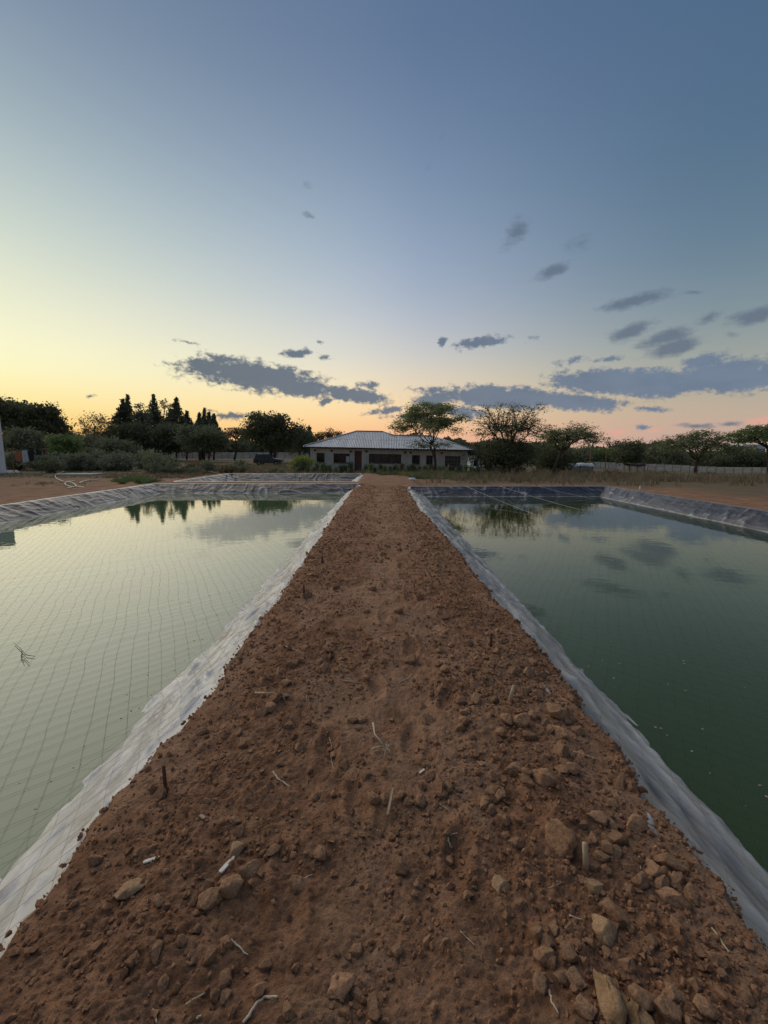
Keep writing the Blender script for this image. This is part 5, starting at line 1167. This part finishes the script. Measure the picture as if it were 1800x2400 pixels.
for px in np.arange(692, 1128, 10.5):
    if 818 < px < 852: continue
    _k = int((818 - px) // 10.5) if px < 818 else int((px - 852) // 10.5)
    _hl = f"leafy upright hedge shrub, {NTH[_k]} {'west' if px < 818 else 'east'} of the brown door"
    D = random.uniform(37.5, 40.5); p = P(px + random.uniform(-4, 4), 1100, D); place('up', p[0], D, random.uniform(.68, 1.05), _hl, 'hedge shrubs before the house')
for i in range(34):
    px = random.uniform(325, 700); D = random.uniform(36, 44); p = P(px, 1100, D)
    if 585 < px < 668: D = random.uniform(34, 37); p = P(px, 1100, D)
    place('scrub', p[0], D, random.uniform(.7, 1.2) * (.6 if 585 < px < 668 else 1), 'dark low scrub bush between the small far pond and the grey wall', 'scrub bushes beyond the far pond')
for i in range(46):
    px = random.uniform(1110, 1800); D = random.uniform(42, 52); p = P(px, 1105, D); place('scrub', p[0], D, random.uniform(.5, .9), 'dark low scrub bush behind the dry grass east of the house', 'scrub bushes behind the dry grass')
for i in range(26):
    px = random.uniform(15, 400); D = random.uniform(38.5, 50); p = P(px, 1100, D)
    if px < 100: D = random.uniform(42, 50); p = P(px, 1100, D)
    place('big', p[0], D, random.uniform(.75, 1.15), 'grey green bush in the thicket behind the cream hose', 'thicket behind the hose', 'bush')
p = P(710, 1100, 41); SHL = shrub_proto(70, 1.75, 1.0, 'leaf_lime', 260, .085, False); SHL.location = (p[0], 41, float(gz(p[0], 41))); tag(SHL, 'bright yellow green bush at the west corner of the house', 'bush')
SH['weed'] = [shrub_proto(80 + i, .55, .75, 'leaf_green', 70, .06, False) for i in range(3)]
for i, px in enumerate((272, 284, 293, 305, 313, 322, 331, 340, 349, 358, 300, 328)):
    D = random.uniform(25.5, 29.5); p = P(px, 1120, D); place('weed', p[0], D, .62, 'low green weed clump at the foot of the thicket behind the pale pond', 'green weeds', 'weed')

# ------------------------------------------------------------------ grass
def grass(n, xr_, yr_, hmin, hmax, width, mat, mask, seed, name, label):
    r = np.random.default_rng(seed); x = r.uniform(*xr_, n); y = r.uniform(yr_[0] ** .5, yr_[1] ** .5, n) ** 2; ok = mask(x, y, r); x, y = x[ok], y[ok]; m = len(x)
    z = gz(x, y); k = 5; V = []
    cl = .6 + .5 * fbm(np.stack([x, y], -1) * .6, seed, 3)
    h = (hmin + (hmax - hmin) * r.random(m)) * np.clip(cl, .3, 1.2)
    out = []
    for i in range(k):
        a = r.uniform(0, 6.28, m); ln = r.uniform(.1, .55, m) * h; dx, dy = np.cos(a) * ln, np.sin(a) * ln; b0 = np.stack([x + r.normal(size=m) * .05, y + r.normal(size=m) * .05, z - .03], -1)
        sd = np.stack([-np.sin(a), np.cos(a), a * 0], -1) * width; hh = h * r.uniform(.6, 1.1, m)
        mid = b0 + np.stack([dx * .4, dy * .4, hh * .6], -1); tip = b0 + np.stack([dx, dy, hh], -1)
        out.append(np.stack([b0 - sd, b0 + sd, mid + sd * .8, mid - sd * .8, tip], 1))
    V = np.concatenate(out).reshape(-1, 3); idx = np.arange(len(V) // 5) * 5
    o = link(name, make_mesh(name, V, [np.stack([idx, idx + 1, idx + 2, idx + 3], -1), np.stack([idx + 3, idx + 2, idx + 4], -1)], mat)); tag(o, label, 'grass', kind='stuff')
dp = lambda x, y: np.min([rect_d(x, y, r) for r in PONDS], axis=0)
def m_east(x, y, r): return (fbm(np.stack([x * .55, y * .9], -1), 75, 3) > -.22 + .3 * r.random(len(x))) & (dp(x, y) > 3.2 + r.random(len(x)) * 3) & (y > 22.5 + .0 * x) & (r.random(len(x)) < sstep(22, 30, y + 2 * fbm(np.stack([x * .3, y * .3], -1), 71, 3)) * .95) & ~((np.abs(x) < 1.6) & (y < 32))
grass(15000, (1.5, 62), (22, 47), .3, 1.15, .016, M['drygrass'], m_east, 81, 'grass', 'tall dry straw coloured grass east of the path before the scrub')
def m_west(x, y, r): return (dp(x, y) > 1.5 + r.random(len(x)) * 2) & (r.random(len(x)) < .8) & ~((np.abs(x) < 1.3) & (y < 36))
grass(9000, (-22, 8), (31.5, 62), .2, .8, .014, M['drygrass'], m_west, 82, 'grass', 'dry grass around the parked car and the hedge row')
grass(5000, (-1.5, 8), (31, 40), .25, .8, .013, M['weed'], m_west, 83, 'grass', 'greenish grass at the end of the path before the door')
grass(5000, (-42, -10), (24, 42), .06, .35, .012, M['weed'], lambda x, y, r: (dp(x, y) > 1.2) & (r.random(len(x)) < sstep(-.1, .35, fbm(np.stack([x * .25, y * .4], -1), 91, 3) + .02 * (y - 30))), 84, 'grass', 'short sparse green grass on the brown earth round the hose')
# far wood: a mass of crowns along the skyline
def far_wood(D0, D1, ptop, az0, az1, n, seed, label, leaf, size):
    r = np.random.default_rng(seed); a = r.uniform(az0, az1, n); D = r.uniform(D0, D1, n); x = D * np.tan(a)
    top = np.interp(a, [k for k, _ in ptop], [v for _, v in ptop]) + 5 * fbm(np.stack([a * 26, a * 0 + D / 60], -1), seed, 3) * 4.5
    zt = CAMH + D * (1058 - top) / 1000.0; zg = gz(x, D); f = r.random(n) ** .55; z = zg + (zt - zg) * f
    V, Fq = leaf_soup(np.stack([x, D, z], -1), size, r); tag(link('distant_woods', make_mesh('distant_woods', V, Fq, M[leaf])), label, 'woods', kind='stuff')
far_wood(130, 175, [(-.85, 1040), (-.5, 1042), (-.2, 1036), (0, 1034), (.1, 1030)], -.9, .12, 26000, 5, 'dark wood along the western skyline', 'leaf_dark', .75)
far_wood(135, 190, [(.0, 1026), (.25, 1042), (.5, 1055), (.8, 1062), (.95, 1062)], -.02, .95, 30000, 6, 'dark green wood along the eastern skyline', 'leaf_dark', .75)
